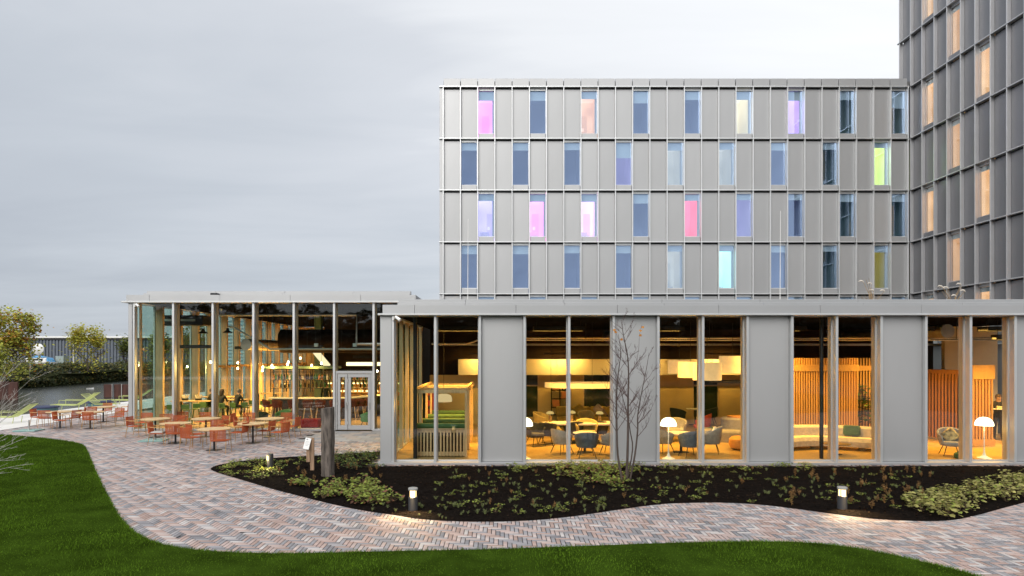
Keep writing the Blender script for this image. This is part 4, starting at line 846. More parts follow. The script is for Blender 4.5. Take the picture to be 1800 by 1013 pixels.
for q, (px, py) in enumerate(((1128,574),(1126,580),(1123,589),(1078,579),(1084,583),(1090,596))):
    m = MB(); leaf(m, L3(px, py, -0.1), (rnd.uniform(-1,1), -0.5, -0.4), Vector((0,-1,0.6)), 0.085); m.build('leaf', lf_or, t)
m = MB(); m.tube([L3(1119,640,-.1), L3(1123,610,-.1), L3(1124,588,-.1), L3(1128,572,-.1)], [0.005,0.004,0.003,0.003], 4); m.tube([L3(1096,620,-.05), L3(1088,597,-.1), L3(1080,580,-.1)], [0.005,0.003,0.003], 4); m.build('branch', twig_m, t)
# bare pale shrub entering at the left edge
pale_b = Mt('pale_bark', (0.42, 0.40, 0.37), 0.85, 0, 0.2, 6); t = thing('bare_shrub', 'bare pale branched shrub leaning in from the left edge over the lawn', 'shrub', (-13.3, 15.2, 0.02))
rnd = random.Random(11); o0 = Vector((-13.3, 15.2, 0.02)); sh = MB()
for (tx, ty, b) in ((40,690,0.3),(75,650,0.5),(30,720,0.1),(62,700,0.4),(20,760,-0.2),(35,800,-0.4),(55,815,-0.5),(10,660,0.2),(28,640,0.5),(48,770,-0.1),(22,830,-0.6)):
    e = P(tx, ty, 15.2+rnd.uniform(-.5,.5))-o0; a = Vector((0,0,0.05)); mid = e*0.45+Vector((-0.1,0,0.35+0.3*b))
    pts = [a*(1-u)**2+mid*2*u*(1-u)+e*u*u for u in [i/9 for i in range(10)]]; sh.tube(pts, [0.011*(1-0.85*i/9) for i in range(10)], 5)
    for k in range(7):
        i = rnd.randint(3, 8); d = (pts[i+1]-pts[i]).normalized()+Vector((rnd.uniform(-.6,.6), rnd.uniform(-.5,.5), rnd.uniform(-.5,.6))); limb(sh, pts[i], d, rnd.uniform(0.3,0.7), 0.004, 1, rnd, 0.1, 0, 0.6, 4, 0.002)
sh.build('branch', pale_b, t)
# ------------------------------------------------------------------ far bank: trees, hedge, warehouse, boat
def far_tree(px, py_base, py_top, wpx, Y, seed, cols, nl, label, trunk=True, lean=0, size=0.30, dens=0.5):
    rnd = random.Random(seed); b = P(px, py_base, Y); b.z = 0.1; top = P(px, py_top, Y).z; hgt = top-b.z; w = wpx*Y/F
    t = thing('autumn_tree', label, 'tree', b); tr = MB(); tips = []
    def br(p, d, L_, r, dep):
        q = p+d*L_; tr.tube([p, (p+q)*0.5+Vector((rnd.gauss(0,.06),rnd.gauss(0,.06),0))*L_, q], [r, r*.75, r*.5], 5); tips.append(q); tips.append((p+q)*0.5)
        if dep > 0:
            for k in range(4):
                a = rnd.uniform(0, 2*PI); nd = (d*0.7+Vector((math.cos(a)*w/hgt*1.1, math.sin(a)*w/hgt*1.1, 0.35))).normalized(); br(p+d*L_*rnd.uniform(0.45,1), nd, L_*rnd.uniform(0.55,0.8), r*0.5, dep-1)
    br(Vector((0,0,0)), Vector((lean,0,1)).normalized(), hgt*0.33, hgt*0.016, 4)
    tr.build('trunk', bark, t)
    cr = [MB() for c in cols]; mxz = max(q.z for q in tips); mxr = max(math.hypot(q.x, q.y) for q in tips)
    tips = [Vector((q.x*w*0.5/mxr, q.y*w*0.5/mxr, q.z*hgt*0.97/mxz)) for q in tips if q.z > 0.12*mxz]
    tips = [Vector((q.x*k_, q.y*k_, q.z)) for q in tips for k_ in (rnd.uniform(0.72, 1.1),)]
    cl = [(q, rnd.randrange(len(cols))) for q in tips]
    for i in range(int(len(tips)*0.4)):
        u = rnd.uniform(0.12, 0.93); rr = w*0.5*math.sin(PI*min(1, u*0.85+0.18))**0.7*math.sqrt(rnd.random())*rnd.uniform(.75,1.05); a = rnd.uniform(0, 2*PI); cl.append((Vector((rr*math.cos(a), rr*math.sin(a), u*hgt)), rnd.randrange(len(cols))))
    for i in range(nl):
        q, ci = rnd.choice(cl); p = q+Vector((rnd.gauss(0,1), rnd.gauss(0,1), rnd.gauss(0,.8)))*dens*(0.5+0.7*((hash((round(q.x,2),round(q.z,2))) % 97)/97))
        a = rnd.uniform(0, 2*PI); leaf(cr[ci], p, (math.cos(a), math.sin(a), rnd.uniform(-.6,.4)), Vector((rnd.uniform(-1,1), rnd.uniform(-1,1), 1)), size*rnd.uniform(0.6,1.3))
    for c_, m in zip(cr, cols): c_.build('crown', m, t)
f_or = leaf_m('orange_crown', (0.510, 0.255, 0.060)); f_gr = leaf_m('olive_crown', (0.296, 0.321, 0.074)); f_ye = leaf_m('yellow_crown', (0.478, 0.372, 0.047)); f_dk = leaf_m('dark_crown', (0.080, 0.104, 0.035)); f_yg = leaf_m('yellow_green_crown', (0.486, 0.486, 0.081))
far_tree(22, 690, 537, 108, 74, 1, [f_or, f_gr, f_yg, f_yg], 4600, 'large orange and green autumn tree at the left edge across the water', size=0.27, dens=0.45)
far_tree(-15, 690, 600, 110, 70, 5, [f_gr, f_yg], 3600, 'lower olive tree at the left edge below the large autumn tree', size=0.26, dens=0.5)
far_tree(152, 668, 568, 72, 92, 2, [f_ye, f_yg, f_yg], 3000, 'yellow autumn tree before the dark warehouse', size=0.24, dens=0.42)
far_tree(224, 672, 590, 36, 96, 3, [f_dk, f_gr], 1500, 'sparse dark tree beside the glass pavilion corner', size=0.24, dens=0.4)
far_tree(340, 672, 560, 60, 96, 6, [f_dk, f_gr], 2200, 'dark tree seen through the restaurant glass', size=0.28, dens=0.5)
far_tree(281, 672, 580, 50, 96, 8, [f_dk, f_yg], 2000, 'green tree seen through the restaurant corner glass', size=0.28, dens=0.5)
# bank shrubs
rnd = random.Random(21); m = MB(); m2 = MB(); core = MB()
def bank(px): return np.interp(px, [-80, 0, 60, 130, 215, 320, 420], [686, 683.5, 681.5, 676, 669.5, 667, 666])
for i in range(24000):
    px = rnd.uniform(-80, 420); yb = bank(px); dY = 9*rnd.random()**1.7-0.6; Y = (H+0.75)*F/(yb-YH)+dY; X = (px-XV)*Y/F
    hm = 1.15+0.8*mnoise.noise(Vector((X*0.35, Y*0.2, 0)))+0.5*mnoise.noise(Vector((X*1.1, Y*.5, 4))); z0 = float(np.interp(dY, [-.6, 0.2, 1.2, 4.5, 8.5], [-.75, -.65, 0.5, 1.0, 0.9])); z = z0+max(0.3, hm)*math.sqrt(rnd.random())
    a = rnd.uniform(0, 2*PI); leaf(m if rnd.random() < 0.72 else m2, Vector((X, Y, z)), (math.cos(a), math.sin(a)-0.3, rnd.uniform(-.7,.2)), Vector((rnd.uniform(-1,1), rnd.uniform(-1,0), 1)), rnd.uniform(0.16,0.36))
tag(m.build('bank_foliage', leaf_m('bank_leaves', (0.058, 0.075, 0.029), 0.55)), 'dark overgrown shrubbery along the far canal bank', 'shrubbery', kind='stuff')
tag(m2.build('bank_foliage', leaf_m('bank_rust_leaves', (0.168, 0.140, 0.042), 0.5)), 'rusty olive foliage scattered through the far bank shrubbery', 'shrubbery', kind='stuff')
pts = [(px, (H+0.75)*F/(bank(px)-YH)) for px in range(-80, 430, 12)]
vs = []; 
for px, Y in pts:
    X = (px-XV)*Y/F; n = 0.4*mnoise.noise(Vector((X*.4, Y*.3, 2)))
    vs += [(X, Y+0.2, -0.8), (X, Y+1.2, 0.5+n), (X, Y+4.5, 1.0+n), (X, Y+8.5, 0.9+n)]
core.add(vs, [(i*4+j, (i+1)*4+j, (i+1)*4+j+1, i*4+j+1) for i in range(len(pts)-1) for j in range(3)]); tag(core.build('bank_slope', Mt('bank_earth', (0.03, 0.034, 0.016), 0.95, 0, 0.5, 2, spec=0.0)), kind='structure')
wh = thing('warehouse', 'long dark grey corrugated warehouse across the canal', 'building'); YW = 118.0
wx0, wx1 = -112.0, (600-XV)*YW/F; zt_ = P(0, 594.5, YW).z
whm = Mt('blue_grey_cladding', (0.125, 0.145, 0.175), 0.55, 0.2, 0.06, 0.4, (1,1,0.3))
b = MB(); n = int((wx1-wx0)/0.6); vs = []
for i in range(n):
    x = wx0+i*0.6
    for (dx, dy) in ((0,0),(0.28,0),(0.33,0.16),(0.55,0.16)): vs += [(x+dx, YW+dy, 0.1), (x+dx, YW+dy, zt_)]
b.add(vs, [(2*i, 2*i+2, 2*i+3, 2*i+1) for i in range(4*n-1)]); b.build('wall', whm, wh)
b = MB(); b.cbox(wx0-0.2, wx1+0.2, YW-0.25, YW+0.3, zt_, zt_+0.32, 0.03); b.build('roof_edge', white_p, wh); MB().box(wx0, wx1, YW+0.32, YW+60, zt_-0.3, zt_+0.1).build('roof', roof_m, wh)
gl_ = MB(); gl_.cbox(wx0, wx1, YW-0.12, YW-0.01, zt_-0.35, zt_-0.02, 0.02); gl_.build('gutter', black_m, wh)
# corrugated shed behind the restaurant
sh_ = thing('corrugated_shed', 'pale blue corrugated shed behind the restaurant glass', 'building'); shm = Mt('pale_blue_cladding', (0.26, 0.36, 0.42), 0.5, 0.1, 0.08, 0.5)
vs = []; nz_ = 40
for i in range(nz_+1):
    z = i*0.16; dy = 0.06*(i % 2); vs += [(-25.8, 57+dy, z), (-14.5, 57+dy, z)]
b = MB(); b.add(vs, [(2*i, 2*i+1, 2*i+3, 2*i+2) for i in range(nz_)]); b.build('wall', shm, sh_); MB().box(-25.8, -14.5, 57.1, 70, 0, 6.3).build('body', shm, sh_)
# boat under blue tarp, round white dish, white pole, sheet piling
b = P(66, 650, 92); t = thing('covered_boat', 'white boat with blue tarpaulin beside the dark warehouse', 'boat', (b.x, 92, 1.35)); t.scale = (.85,.85,.85)
hull = MB(); prof = [(-1, 0.35, 0.5, 0.0), (-0.6, 0.9, 1.0, 0.0), (0, 1.05, 1.1, 0.05), (0.6, 1.0, 1.15, 0.1), (1.0, 0.8, 1.2, 0.2)]
vs = []
for (u, w, h, z) in prof: vs += [(u*2.9, -w, h), (u*2.9, -w*0.6, z), (u*2.9, w*0.6, z), (u*2.9, w, h)]
hull.add(vs, [(i*4+j, i*4+j+1, i*4+5+j, i*4+4+j) for i in range(4) for j in range(3)]+[(0,1,2,3),(16,19,18,17)]+[(i*4, i*4+4, i*4+7, i*4+3) for i in range(4)]); hull.build('hull', white_p, t)
MB().cbox(-1.6, 2.0, -0.7, 0.7, 1.15, 1.9, 0.12).build('cabin', white_p, t); MB().box(-1.2, 1.4, -0.712, -0.70, 1.42, 1.72).build('cabin_window', night_m, t)
tar = MB(); tm = Mt('blue_tarp', (0.09, 0.33, 0.62), 0.6, 0, 0.15, 3)
tar.add([(-0.9,-.76,1.93),(-0.2,-.2,2.25),(0.9,-.2,2.2),(1.7,-.76,1.96),(-0.9,.76,1.93),(1.7,.76,1.96)], [(0,3,2,1),(1,2,5,4),(0,1,4),(3,5,2),(0,4,5,3)]); tar.add([(2.05,-.75,1.9),(2.9,-.9,0.6),(2.4,-.95,0.1),(2.05,.75,1.9),(2.95,.9,0.6),(2.6,.2,1.5)], [(0,2,1),(0,1,5),(0,5,3),(5,1,4),(5,4,3)]); tar.build('tarpaulin', tm, t)
MB().box(2.2, 3.6, 1.2, 2.6, -0.3, 2.2).build('shelter', Mt('pale_green_shed', (0.30, 0.36, 0.34), 0.7), t)
b = P(67, 614, 88); t = thing('white_balloon_dish', 'round white disc behind the branches of the large autumn tree', 'dish', (b.x, b.y, 0.1)); MB().lathe([(0,0.22),(0.45,0.16),(0.78,0.0),(0.78,-0.05),(0,-0.06)], n=26).build('disc', white_p, t, True, (0,0,b.z-0.1)).rotation_euler = (R(90), 0, 0); MB().tube([(0,0.1,0),(0,0.1,b.z-0.2)], 0.06).build('pole', duct_m, t)
b = P(129.5, 650, 93); m = MB(); m.tube([(0,0,0),(0,0,P(0,594,93).z)], 0.09, 8); tag(m.build('white_pole', white_p, None, False, (b.x, 93, 0.1)), 'slim white pole beside the yellow tree before the warehouse', 'pole')
rust = Mt('rusty_steel', (0.075, 0.03, 0.022), 0.8, 0.1, 0.45, 1.5, (1,1,0.3), 0.4, 8); t = thing('sheet_pile_wall', 'rusty brown sheet pile wall standing in the canal', 'wall', (0,0,0))
xa = (182-XV)*62/F; ztp = P(0, 676, 62).z
for i in range(8): MB().cbox(xa+i*0.92, xa+i*0.92+0.86, 62+0.12*(i % 2), 62.15+0.12*(i % 2), -1.6, ztp, 0.03).build('sheet_pile', rust, t)
for i in range(4): MB().tube([(xa+0.92+i*1.0*0.92-0.03, 61.92, -1.2), (xa+0.92+i*0.92-0.03, 61.92, ztp+0.05)], 0.035, 6).build('steel_post', duct_m, t)
t2 = thing('sheet_pile_wall', 'dark red sheet pile wall at the left edge behind the bare shrub', 'wall'); xb = (-60-XV)*58/F; zb = P(0, 668, 58).z
for i in range(5): MB().cbox(xb+i*0.95, xb+i*0.95+0.9, 58+0.12*(i % 2), 58.15+0.12*(i % 2), -1.6, zb-0.05*i, 0.03).build('sheet_pile', rust, t2)
b = G(158, 676, -0.75); t = thing('small_dinghy', 'small white dinghy moored at the far bank', 'boat', (-0, 0, 0)); Yd = 76.0; b = P(158.5, 675, Yd)
t.location = (b.x, Yd, -0.78); t.scale = (.55,.55,.6); hl = MB(); vs = []
for (u, w, h) in ((-0.7,.3,.3),(0,.42,.32),(0.5,.3,.36),(0.8,.04,.42)): vs += [(u,-w,h),(u,-w*.5,0),(u,w*.5,0),(u,w,h)]
hl.add(vs, [(i*4+j, i*4+j+1, i*4+5+j, i*4+4+j) for i in range(3) for j in range(3)]+[(0,1,2,3)]); hl.build('hull', white_p, t); MB().box(-0.2,0.0,-.36,.36,.22,.25).build('bench', wood_l, t)

# ------------------------------------------------------------------ trees and buildings behind the viewer, seen as reflections in the glass
rnd = random.Random(33); m = MB(); core = MB()
for i in range(9000):
    x = rnd.uniform(-95, 95); hm = 11+3.5*mnoise.noise(Vector((x*0.06, 1, 0)))+2*mnoise.noise(Vector((x*0.25, 5, 0))); z = hm*math.sqrt(rnd.random()); a = rnd.uniform(0, 2*PI)
    leaf(m, Vector((x, -48+rnd.uniform(-3,3)+0.15*z, z)), (math.cos(a), math.sin(a), rnd.uniform(-.5,.5)), Vector((rnd.uniform(-1,1), 1, 1)), rnd.uniform(0.6,1.4))
vs = []
for i in range(64):
    x = -95+i*3.0; h = 9.5+3.0*mnoise.noise(Vector((x*0.06, 1, 0)))+1.5*mnoise.noise(Vector((x*0.3, 7, 0))); vs += [(x,-47,-0.1),(x,-48.5,h*0.7),(x,-51,h),(x,-54,-0.1)]
core.add(vs, [(i*4+j, i*4+4+j, i*4+5+j, i*4+1+j) for i in range(63) for j in range(3)]+[(0,1,2,3),(255,254,253,252)]); core.add(m.v, m.f); tag(core.build('woodland', leaf_m('woodland_leaves', (0.022, 0.028, 0.014))), 'dark woodland mass behind the viewer reflected in the glass', 'woodland', kind='stuff')
# ------------------------------------------------------------------ interiors: lamps that are lit
def area(name, loc, sx_, sy_, e, col, rot=(0,0,0), parent=None, spread=PI):
    l = bpy.data.lights.new(name, 'AREA'); l.shape = 'RECTANGLE'; l.size = sx_; l.size_y = sy_; l.energy = e; l.color = col; l.spread = spread
    o = bpy.data.objects.new(name, l); COL.objects.link(o); o.location = loc; o.rotation_euler = rot; o.parent = parent; return o
def point(name, loc, e, col, r=0.06, parent=None):
    l = bpy.data.lights.new(name, 'POINT'); l.energy = e; l.color = col; l.shadow_soft_size = r
    o = bpy.data.objects.new(name, l); COL.objects.link(o); o.location = loc; o.parent = parent; return o
AMB = (1.0, 0.50, 0.085); AM2 = (1.0, 0.58, 0.14)
def linear_light(x, y, z, w, d, e, label, col=AMB, group='linear ceiling lights in the lounge'):
    t = thing('ceiling_light', label, 'ceiling light', (x, y, z), 0, group)
    h = MB(); h.box(-w/2-.03, w/2+.03, -d/2-.03, d/2+.03, 0.02, 0.10); h.box(-w/2-.03, w/2+.03, -d/2-.03, -d/2-.005, -0.06, 0.018); h.box(-w/2-.03, w/2+.03, d/2+.005, d/2+.03, -0.06, 0.018); h.build('housing', black_m, t)
    r = MB()
    for xx in (-w/2+.1, w/2-.1): r.tube([(xx,0,.10),(xx,0,(4.56 if z < 4.5 else 5.6)-z)], 0.008, 5)
    r.build('hanger', black_m, t); area('light_strip', (0,0,0.012), w, d, e, col, (0,0,0), t, R(125))
nm = ['over the booths', 'over the oval table', 'over the round tables', 'over the curved sofa', 'over the slatted wall', 'at the far end']
for i, x in enumerate((-1.4, 2.2, 5.8, 10.2, 14.8, 18.6)):
    linear_light(x, 23.2, 4.25, 1.8, 0.5, (260, 220, 235, 200, 210, 210)[i], 'black linear ceiling light '+nm[i])
for i, x in enumerate((-0.5, 3.0, 6.5, 10.5)):
    t = thing('wall_washer', 'slim spotlight bar above the cream bulkhead, number %s along the rail' % ('first','second','third','fourth')[i], 'wall light', (x, YB-0.88, 3.35), 0, 'wall washers over the bulkhead')
    MB().box(-0.9,0.9,-0.05,0.05,0.0,0.06).build('housing', black_m, t); area('wash_light', (0,0.02,-0.005), 1.7, 0.06, 60, AM2, (R(32),0,0), t)
linear_light(17.3, 21.4, 3.9, 1.2, 0.2, 170, 'short black ceiling light added to brighten the slatted screen')  # unseen lamp, added to brighten the right slatted screen
# ceiling services of the lounge
t = thing('ceiling_pipe', 'pair of gold lit pipes running under the lounge ceiling', 'pipe', (0,0,0))
for y, z in ((24.6, 3.90), (24.85, 3.98)): MB().tube([(0.6,y,z),(20.5,y,z)], 0.035, 8).build('pipe', duct_m, t)
MB().tube([(-2.6,24.8,3.75),(-1.2,24.6,3.75),(-0.2,24.6,4.1),(0.6,24.6,3.95)], 0.035, 8).build('pipe', duct_m, t)
for i in range(8): MB().tube([(1+i*2.4,24.72,3.85),(1+i*2.4,24.72,4.56)], 0.012, 5).build('hanger', black_m, t)
t = thing('cable_tray', 'ladder cable tray hung across the lounge ceiling', 'cable tray', (0,0,0)); b = MB()
for y in (27.0, 27.4): b.box(-2.5, 20.5, y, y+0.03, 3.72, 3.80)
for i in range(76): b.box(-2.4+i*0.3, -2.36+i*0.3, 27.03, 27.4, 3.73, 3.75)
b.build('tray', duct_m, t)
for i, (x, lab) in enumerate(((5.2,'big black air duct above the oval table'),(16.6,'silver spiral duct near the slatted wall'))):
    t = thing('air_duct', lab, 'duct', (x, 0, 0)); MB().tube([(0,23.5,4.2),(0,30.3,4.2)], 0.26, 14).build('duct', black_m if i == 0 else duct_m, t, True)
t = thing('steel_column', 'round black steel column inside the first lounge window', 'column', (-2.64, 20.2, 0)); MB().lathe([(0.065,0.03),(0.065,4.56)], n=14).build('shaft', black_m, t)
t = thing('steel_column', 'round black steel column in front of the curved cream sofa', 'column', (10.26, 20.2, 0)); MB().lathe([(0.06,0.03),(0.06,4.56)], n=14).build('shaft', black_m, t)
# mushroom floor lamps
shade_g = Emit('lamp_shade_glow', (1.0, 0.86, 0.58), 3.2)
def floor_lamp(px, py, label):
    g = G(px, py, 0.03); t = thing('floor_lamp', label, 'floor lamp', g, 0, 'white dome floor lamps'); 
    MB().lathe([(0.20,0),(0.195,0.012),(0.11,0.04),(0.055,0.09),(0.03,0.17),(0.016,0.34),(0.014,1.02)], n=24).build('stem', white_p, t, True)
    MB().lathe([(0.255,1.04),(0.255,1.06),(0.24,1.14),(0.20,1.22),(0.13,1.28),(0.05,1.303),(0,1.305)], n=28).build('lamp_shade', shade_g, t, True)
    point('lamp_bulb', (0,0,0.98), 9, AM2, 0.08, t)
floor_lamp(922.5, 806.5, 'white dome floor lamp at the left edge of the oval table window'); floor_lamp(1175, 806.5, 'white dome floor lamp beside the blue armchair'); floor_lamp(1730, 805.5, 'white dome floor lamp before the lit slatted wall on the right')
# lounge armchairs
def fabric(name, c): return Mt(name, c, 0.9, 0, 0.14, 9, bump=0.25, bscale=140)
f_grey = fabric('grey_fabric', (0.26, 0.25, 0.23)); f_blue = fabric('slate_blue_fabric', (0.085, 0.10, 0.13)); f_char = fabric('charcoal_fabric', (0.035, 0.035, 0.04)); f_tan = fabric('olive_tan_fabric', (0.36, 0.29, 0.13)); f_red = fabric('red_fabric', (0.45, 0.07, 0.035)); f_mus = fabric('mustard_fabric', (0.48, 0.32, 0.06)); f_green = fabric('green_fabric', (0.055, 0.12, 0.05)); f_cream = fabric('cream_boucle', (0.62, 0.52, 0.36)); f_org = fabric('orange_fabric', (0.60, 0.28, 0.06)); f_white = fabric('white_fabric', (0.75, 0.70, 0.58)); f_dred = fabric('dark_red_fabric', (0.085, 0.014, 0.011))
def shell(t, mat, w=0.36, seat=0.43, arm=0.62, back=0.86, th=0.05, d=0.34):
    m = MB(); n = 17; ring = []
    for i in range(n):
        a = -2.15+4.3*i/(n-1); k = max(0, math.cos(a*0.62))**1.3; top = arm+(back-arm)*k
        dx, dy = math.sin(a), -math.cos(a)
        o_ = Vector((dx*w, dy*d, 0)); ring.append((o_, Vector((dx, dy, 0)), top))
    vs = []; fs = []
    for (o_, u, top) in ring:
        vs += [o_*0.86+Vector((0,0,seat-0.10)), o_*1.0+Vector((0,0,seat+0.08)), o_*1.06+u*0.05*(top-seat)+Vector((0,0,top-0.03)), o_*1.0+u*0.05*(top-seat)+Vector((0,0,top)), o_*0.9+u*0.04*(top-seat)+Vector((0,0,top-0.03)), o_*0.86+Vector((0,0,seat+0.05)), o_*0.7+Vector((0,0,seat-0.08))]
    for i in range(n-1):
        for j in range(7): fs.append((i*7+j, (i+1)*7+j, (i+1)*7+(j+1)%7, i*7+(j+1)%7))
    fs += [tuple(range(7)), tuple((n-1)*7+j for j in range(6, -1, -1))]
    m.add(vs, fs); m.build('backrest', mat, t, True)
    MB().lathe([(0.20,seat-0.12),(0.32,seat-0.09),(0.35,seat-0.02),(0.33,seat+0.03),(0.2,seat+0.045),(0,seat+0.045)], n=24, sx=w*0.93/0.35, sy=d*0.95/0.35, c=(0,0.02,0)).build('seat', mat, t, True)
def armchair(px, py, rz, mat, label, wire=False, cushion=None, z=0.03, s=1.0, hi=0.0, lm=None):
    g = G(px, py, z); t = thing('lounge_armchair', label, 'armchair', g, R(rz)); t.scale = (s, s, s); lm = lm or black_m
    shell(t, mat, back=0.84+hi)
    for sx_ in (-1, 1):
        for sy_ in (-1, 1): MB().tube([(sx_*0.17, sy_*0.17, 0.33), (sx_*0.28, sy_*0.27, 0.0)], [0.015, 0.010], 6).build('leg', lm, t)
    if wire: 
        b = MB(); b.tube([(-0.28,-0.27,0.01),(0.28,-0.27,0.01)], 0.009, 5); b.tube([(-0.28,0.27,0.01),(0.28,0.27,0.01)], 0.009, 5); b.build('runner', lm, t)
    if cushion is not None: c = MB().cbox(-0.2, 0.2, -0.06, 0.06, -0.2, 0.2, 0.05).build('cushion', cushion, t, True, (0, -0.10, 0.66)); c.rotation_euler = (R(18), R(40), 0)
    return t
armchair(1031, 804, 0, f_blue, 'slate blue armchair with its back to the window at the small round table'); armchair(988, 797, -60, f_grey, 'grey armchair with yellow cushion left of the small round table', cushion=f_mus)
armchair(1072, 799, 62, f_grey, 'grey armchair with yellow cushion right of the small round table', cushion=f_mus); armchair(1031, 781, 180, f_tan, 'tan armchair behind the small round table facing the window', s=1.1)
armchair(941, 784, -150, f_char, 'charcoal wire legged armchair at the left end of the oval table', True); armchair(962, 781, -20, f_char, 'second charcoal wire legged armchair by the oval table', True); armchair(955, 765, -110, f_tan, 'tan armchair behind the left end of the oval table', s=1.15)
armchair(1008, 779, 10, f_char, 'charcoal armchair before the middle of the oval table', True); armchair(1052, 777, -12, f_char, 'charcoal armchair before the right part of the oval table', True)
armchair(1030, 755, 180, f_tan, 'olive tan armchair behind the oval table'); 
armchair(1213, 803, 10, f_blue, 'slate blue armchair with its back to the window beside the dome lamp', hi=0.02); armchair(1249, 797, 70, f_grey, 'grey armchair holding a white pointed cushion', cushion=f_white, hi=0.08)
armchair(1165, 796, -60, f_grey, 'grey armchair behind the dome floor lamp stem'); armchair(1188, 776, 160, f_grey, 'pale grey armchair behind the white round table', s=1.05)
armchair(1234, 767, 60, f_red, 'red armchair beyond the round table', hi=0.1); armchair(1192, 748, -60, f_char, 'charcoal armchair at the rear white bistro table left side'); armchair(1247, 746, 60, f_char, 'charcoal armchair at the rear white bistro table right side')
armchair(945, 741, 90, f_char, 'dark armchair at the rear counter by the left window')
a1 = armchair(1672, 801, -30, f_grey, 'grey armchair with patterned cushion near the red slatted wall', cushion=Mt('patterned_cushion', (0.40,0.30,0.12), 0.9, 0, 0.7, 9), hi=0.06); a1.rotation_euler = (0,0,R(160))
marble = Mt('white_table_top', (0.78, 0.74, 0.64), 0.35, 0, 0.04, 3)
def round_table(px, py, label, r=0.42, h=0.66, z=0.03, mat=None):
    g = G(px, py, z); t = thing('side_table', label, 'table', g); MB().lathe([(r-0.03,h-0.03),(r,h-0.015),(r,h),(0,h)], n=30).build('tabletop', mat or marble, t); MB().lathe([(0.045,0.02),(0.035,h-0.03)], n=12).build('leg', black_m, t); MB().lathe([(0.27,0),(0.27,0.012),(0.05,0.03)], n=24).build('base', black_m, t)
round_table(1028, 795, 'small round white table among the grey armchairs', 0.40); round_table(1197, 795, 'round white table beside the dome floor lamp', 0.5); round_table(1222, 747, 'white bistro table before the rear window', 0.42, 0.76)
# long oval table with mushroom lamps
g = G(1045, 778, 0.03); t = thing('oval_table', 'long white oval table with mushroom lamps in the lounge', 'table', g)
ov = MB(); n = 40; pr = []
for i in range(n):
    a = 2*PI*i/n; c_, s_ = math.cos(a), math.sin(a); pr.append((math.copysign(abs(c_)**0.6, c_)*1.95, math.copysign(abs(s_)**0.8, s_)*0.5))
ov.add([(x,y,.70) for x,y in pr]+[(x,y,.76) for x,y in pr], [tuple(range(n-1,-1,-1)), tuple(range(n, 2*n))]+[(i,(i+1)%n,n+(i+1)%n,n+i) for i in range(n)]); ov.build('tabletop', marble, t)
for x in (-1.0, 1.0): MB().lathe([(0.3,0),(0.3,0.02),(0.06,0.05),(0.06,0.699)], n=18, c=(x,0,0)).build('leg', black_m, t)
bronze = Mt('bronze_lamp', (0.30, 0.20, 0.10), 0.35, 0.6, 0.06, 5); gold_g = Emit('table_lamp_glow', (1.0, 0.66, 0.22), 0.5)
for i, px in enumerate((967, 1005, 1054)):
    p = P(px, 742, g.y+(0.1, 0.35, 0.05)[i]); t = thing('table_lamp', 'bronze mushroom table lamp on the oval table, '+('left end','middle','right part')[i], 'table lamp', (p.x, p.y, 0.792), 0, 'mushroom lamps on the oval table')
    MB().lathe([(0.055,0),(0.055,0.20),(0.05,0.24),(0.02,0.25)], n=16).build('base', bronze, t); MB().lathe([(0.13,0.30),(0.15,0.31),(0.135,0.36),(0.08,0.40),(0,0.41)], n=20).build('lamp_shade', gold_g, t, True); MB().tube([(0,0,.25),(0,0,.31)], 0.015).build('neck', bronze, t)
# mustard bench with pillows, shelf, pendant rings and drums
t = thing('mustard_bench', 'long mustard upholstered bench along the rear lounge wall', 'bench', (4.6, 29.6, 0.03))
for i in range(5): x = -1.9+i*0.8; MB().cbox(x+0.005, x+0.795, -0.35, 0.25, 0.12, 0.45, 0.04).build('seat', f_mus, t); MB().cbox(x+0.005, x+0.795, 0.12, 0.36, 0.45, 0.88, 0.05).build('backrest', f_mus, t)
MB().box(-1.85, 2.05, -0.3, 0.3, 0.0, 0.119).build('plinth', black_m, t)
for i, (x, mat, lab) in enumerate(((3.75, f_mus, 'yellow pointed pillow on the mustard bench left side'), (4.65, f_cream, 'cream pointed pillow in the middle of the mustard bench'))):
    o = MB().cbox(-0.2, 0.2, -0.05, 0.05, -0.2, 0.2, 0.045).build('pillow', mat, None, True, (x, 29.62, 0.80)); o.rotation_euler = (R(-14), R(45), 0); tag(o, lab, 'pillow')
p = P(984, 735, 30.2); t = thing('wall_shelf', 'dark open shelf with staggered orange boxes on the rear wall', 'shelf', (p.x, 30.1, 0.03)); b = MB()
for z in (0.45, 0.8, 1.2, 1.6, 1.98): b.box(-0.42, 0.42, -0.15, 0.17, z, z+0.03)
for x in (-0.42, -0.02, 0.40): b.box(x, x+0.03, -0.148, 0.168, 0.3, 2.0)
b.build('frame', dark_w, t); orb = Mt('orange_box', (0.55, 0.20, 0.06), 0.7, 0, 0.05, 4)
for (x, z) in ((-0.2, 1.64), (0.2, 1.24), (-0.2, 0.84), (0.2, 0.48)): MB().cbox(x-0.16, x+0.16, -0.17, 0.1, z, z+0.33, 0.01).build('orange_box', orb, t)
for i, (x, z) in enumerate(((0.12,1.63),(0.26,1.63))): MB().lathe([(0.04,0),(0.05,0.1),(0.02,0.18),(0.025,0.22)], n=10, c=(x,-0.03,z)).build('vase', black_m, t)
rg_m = Mt('ring_pendant_shade', (0.75, 0.62, 0.40), 0.7, emit=(1.0, 0.62, 0.24), estr=0.28); 
p = P(1035, 677, 25.2); t = thing('ring_pendant', 'large glowing cream ring pendant over the oval table', 'pendant lamp', (p.x, p.y, p.z)); m = MB(); n = 40
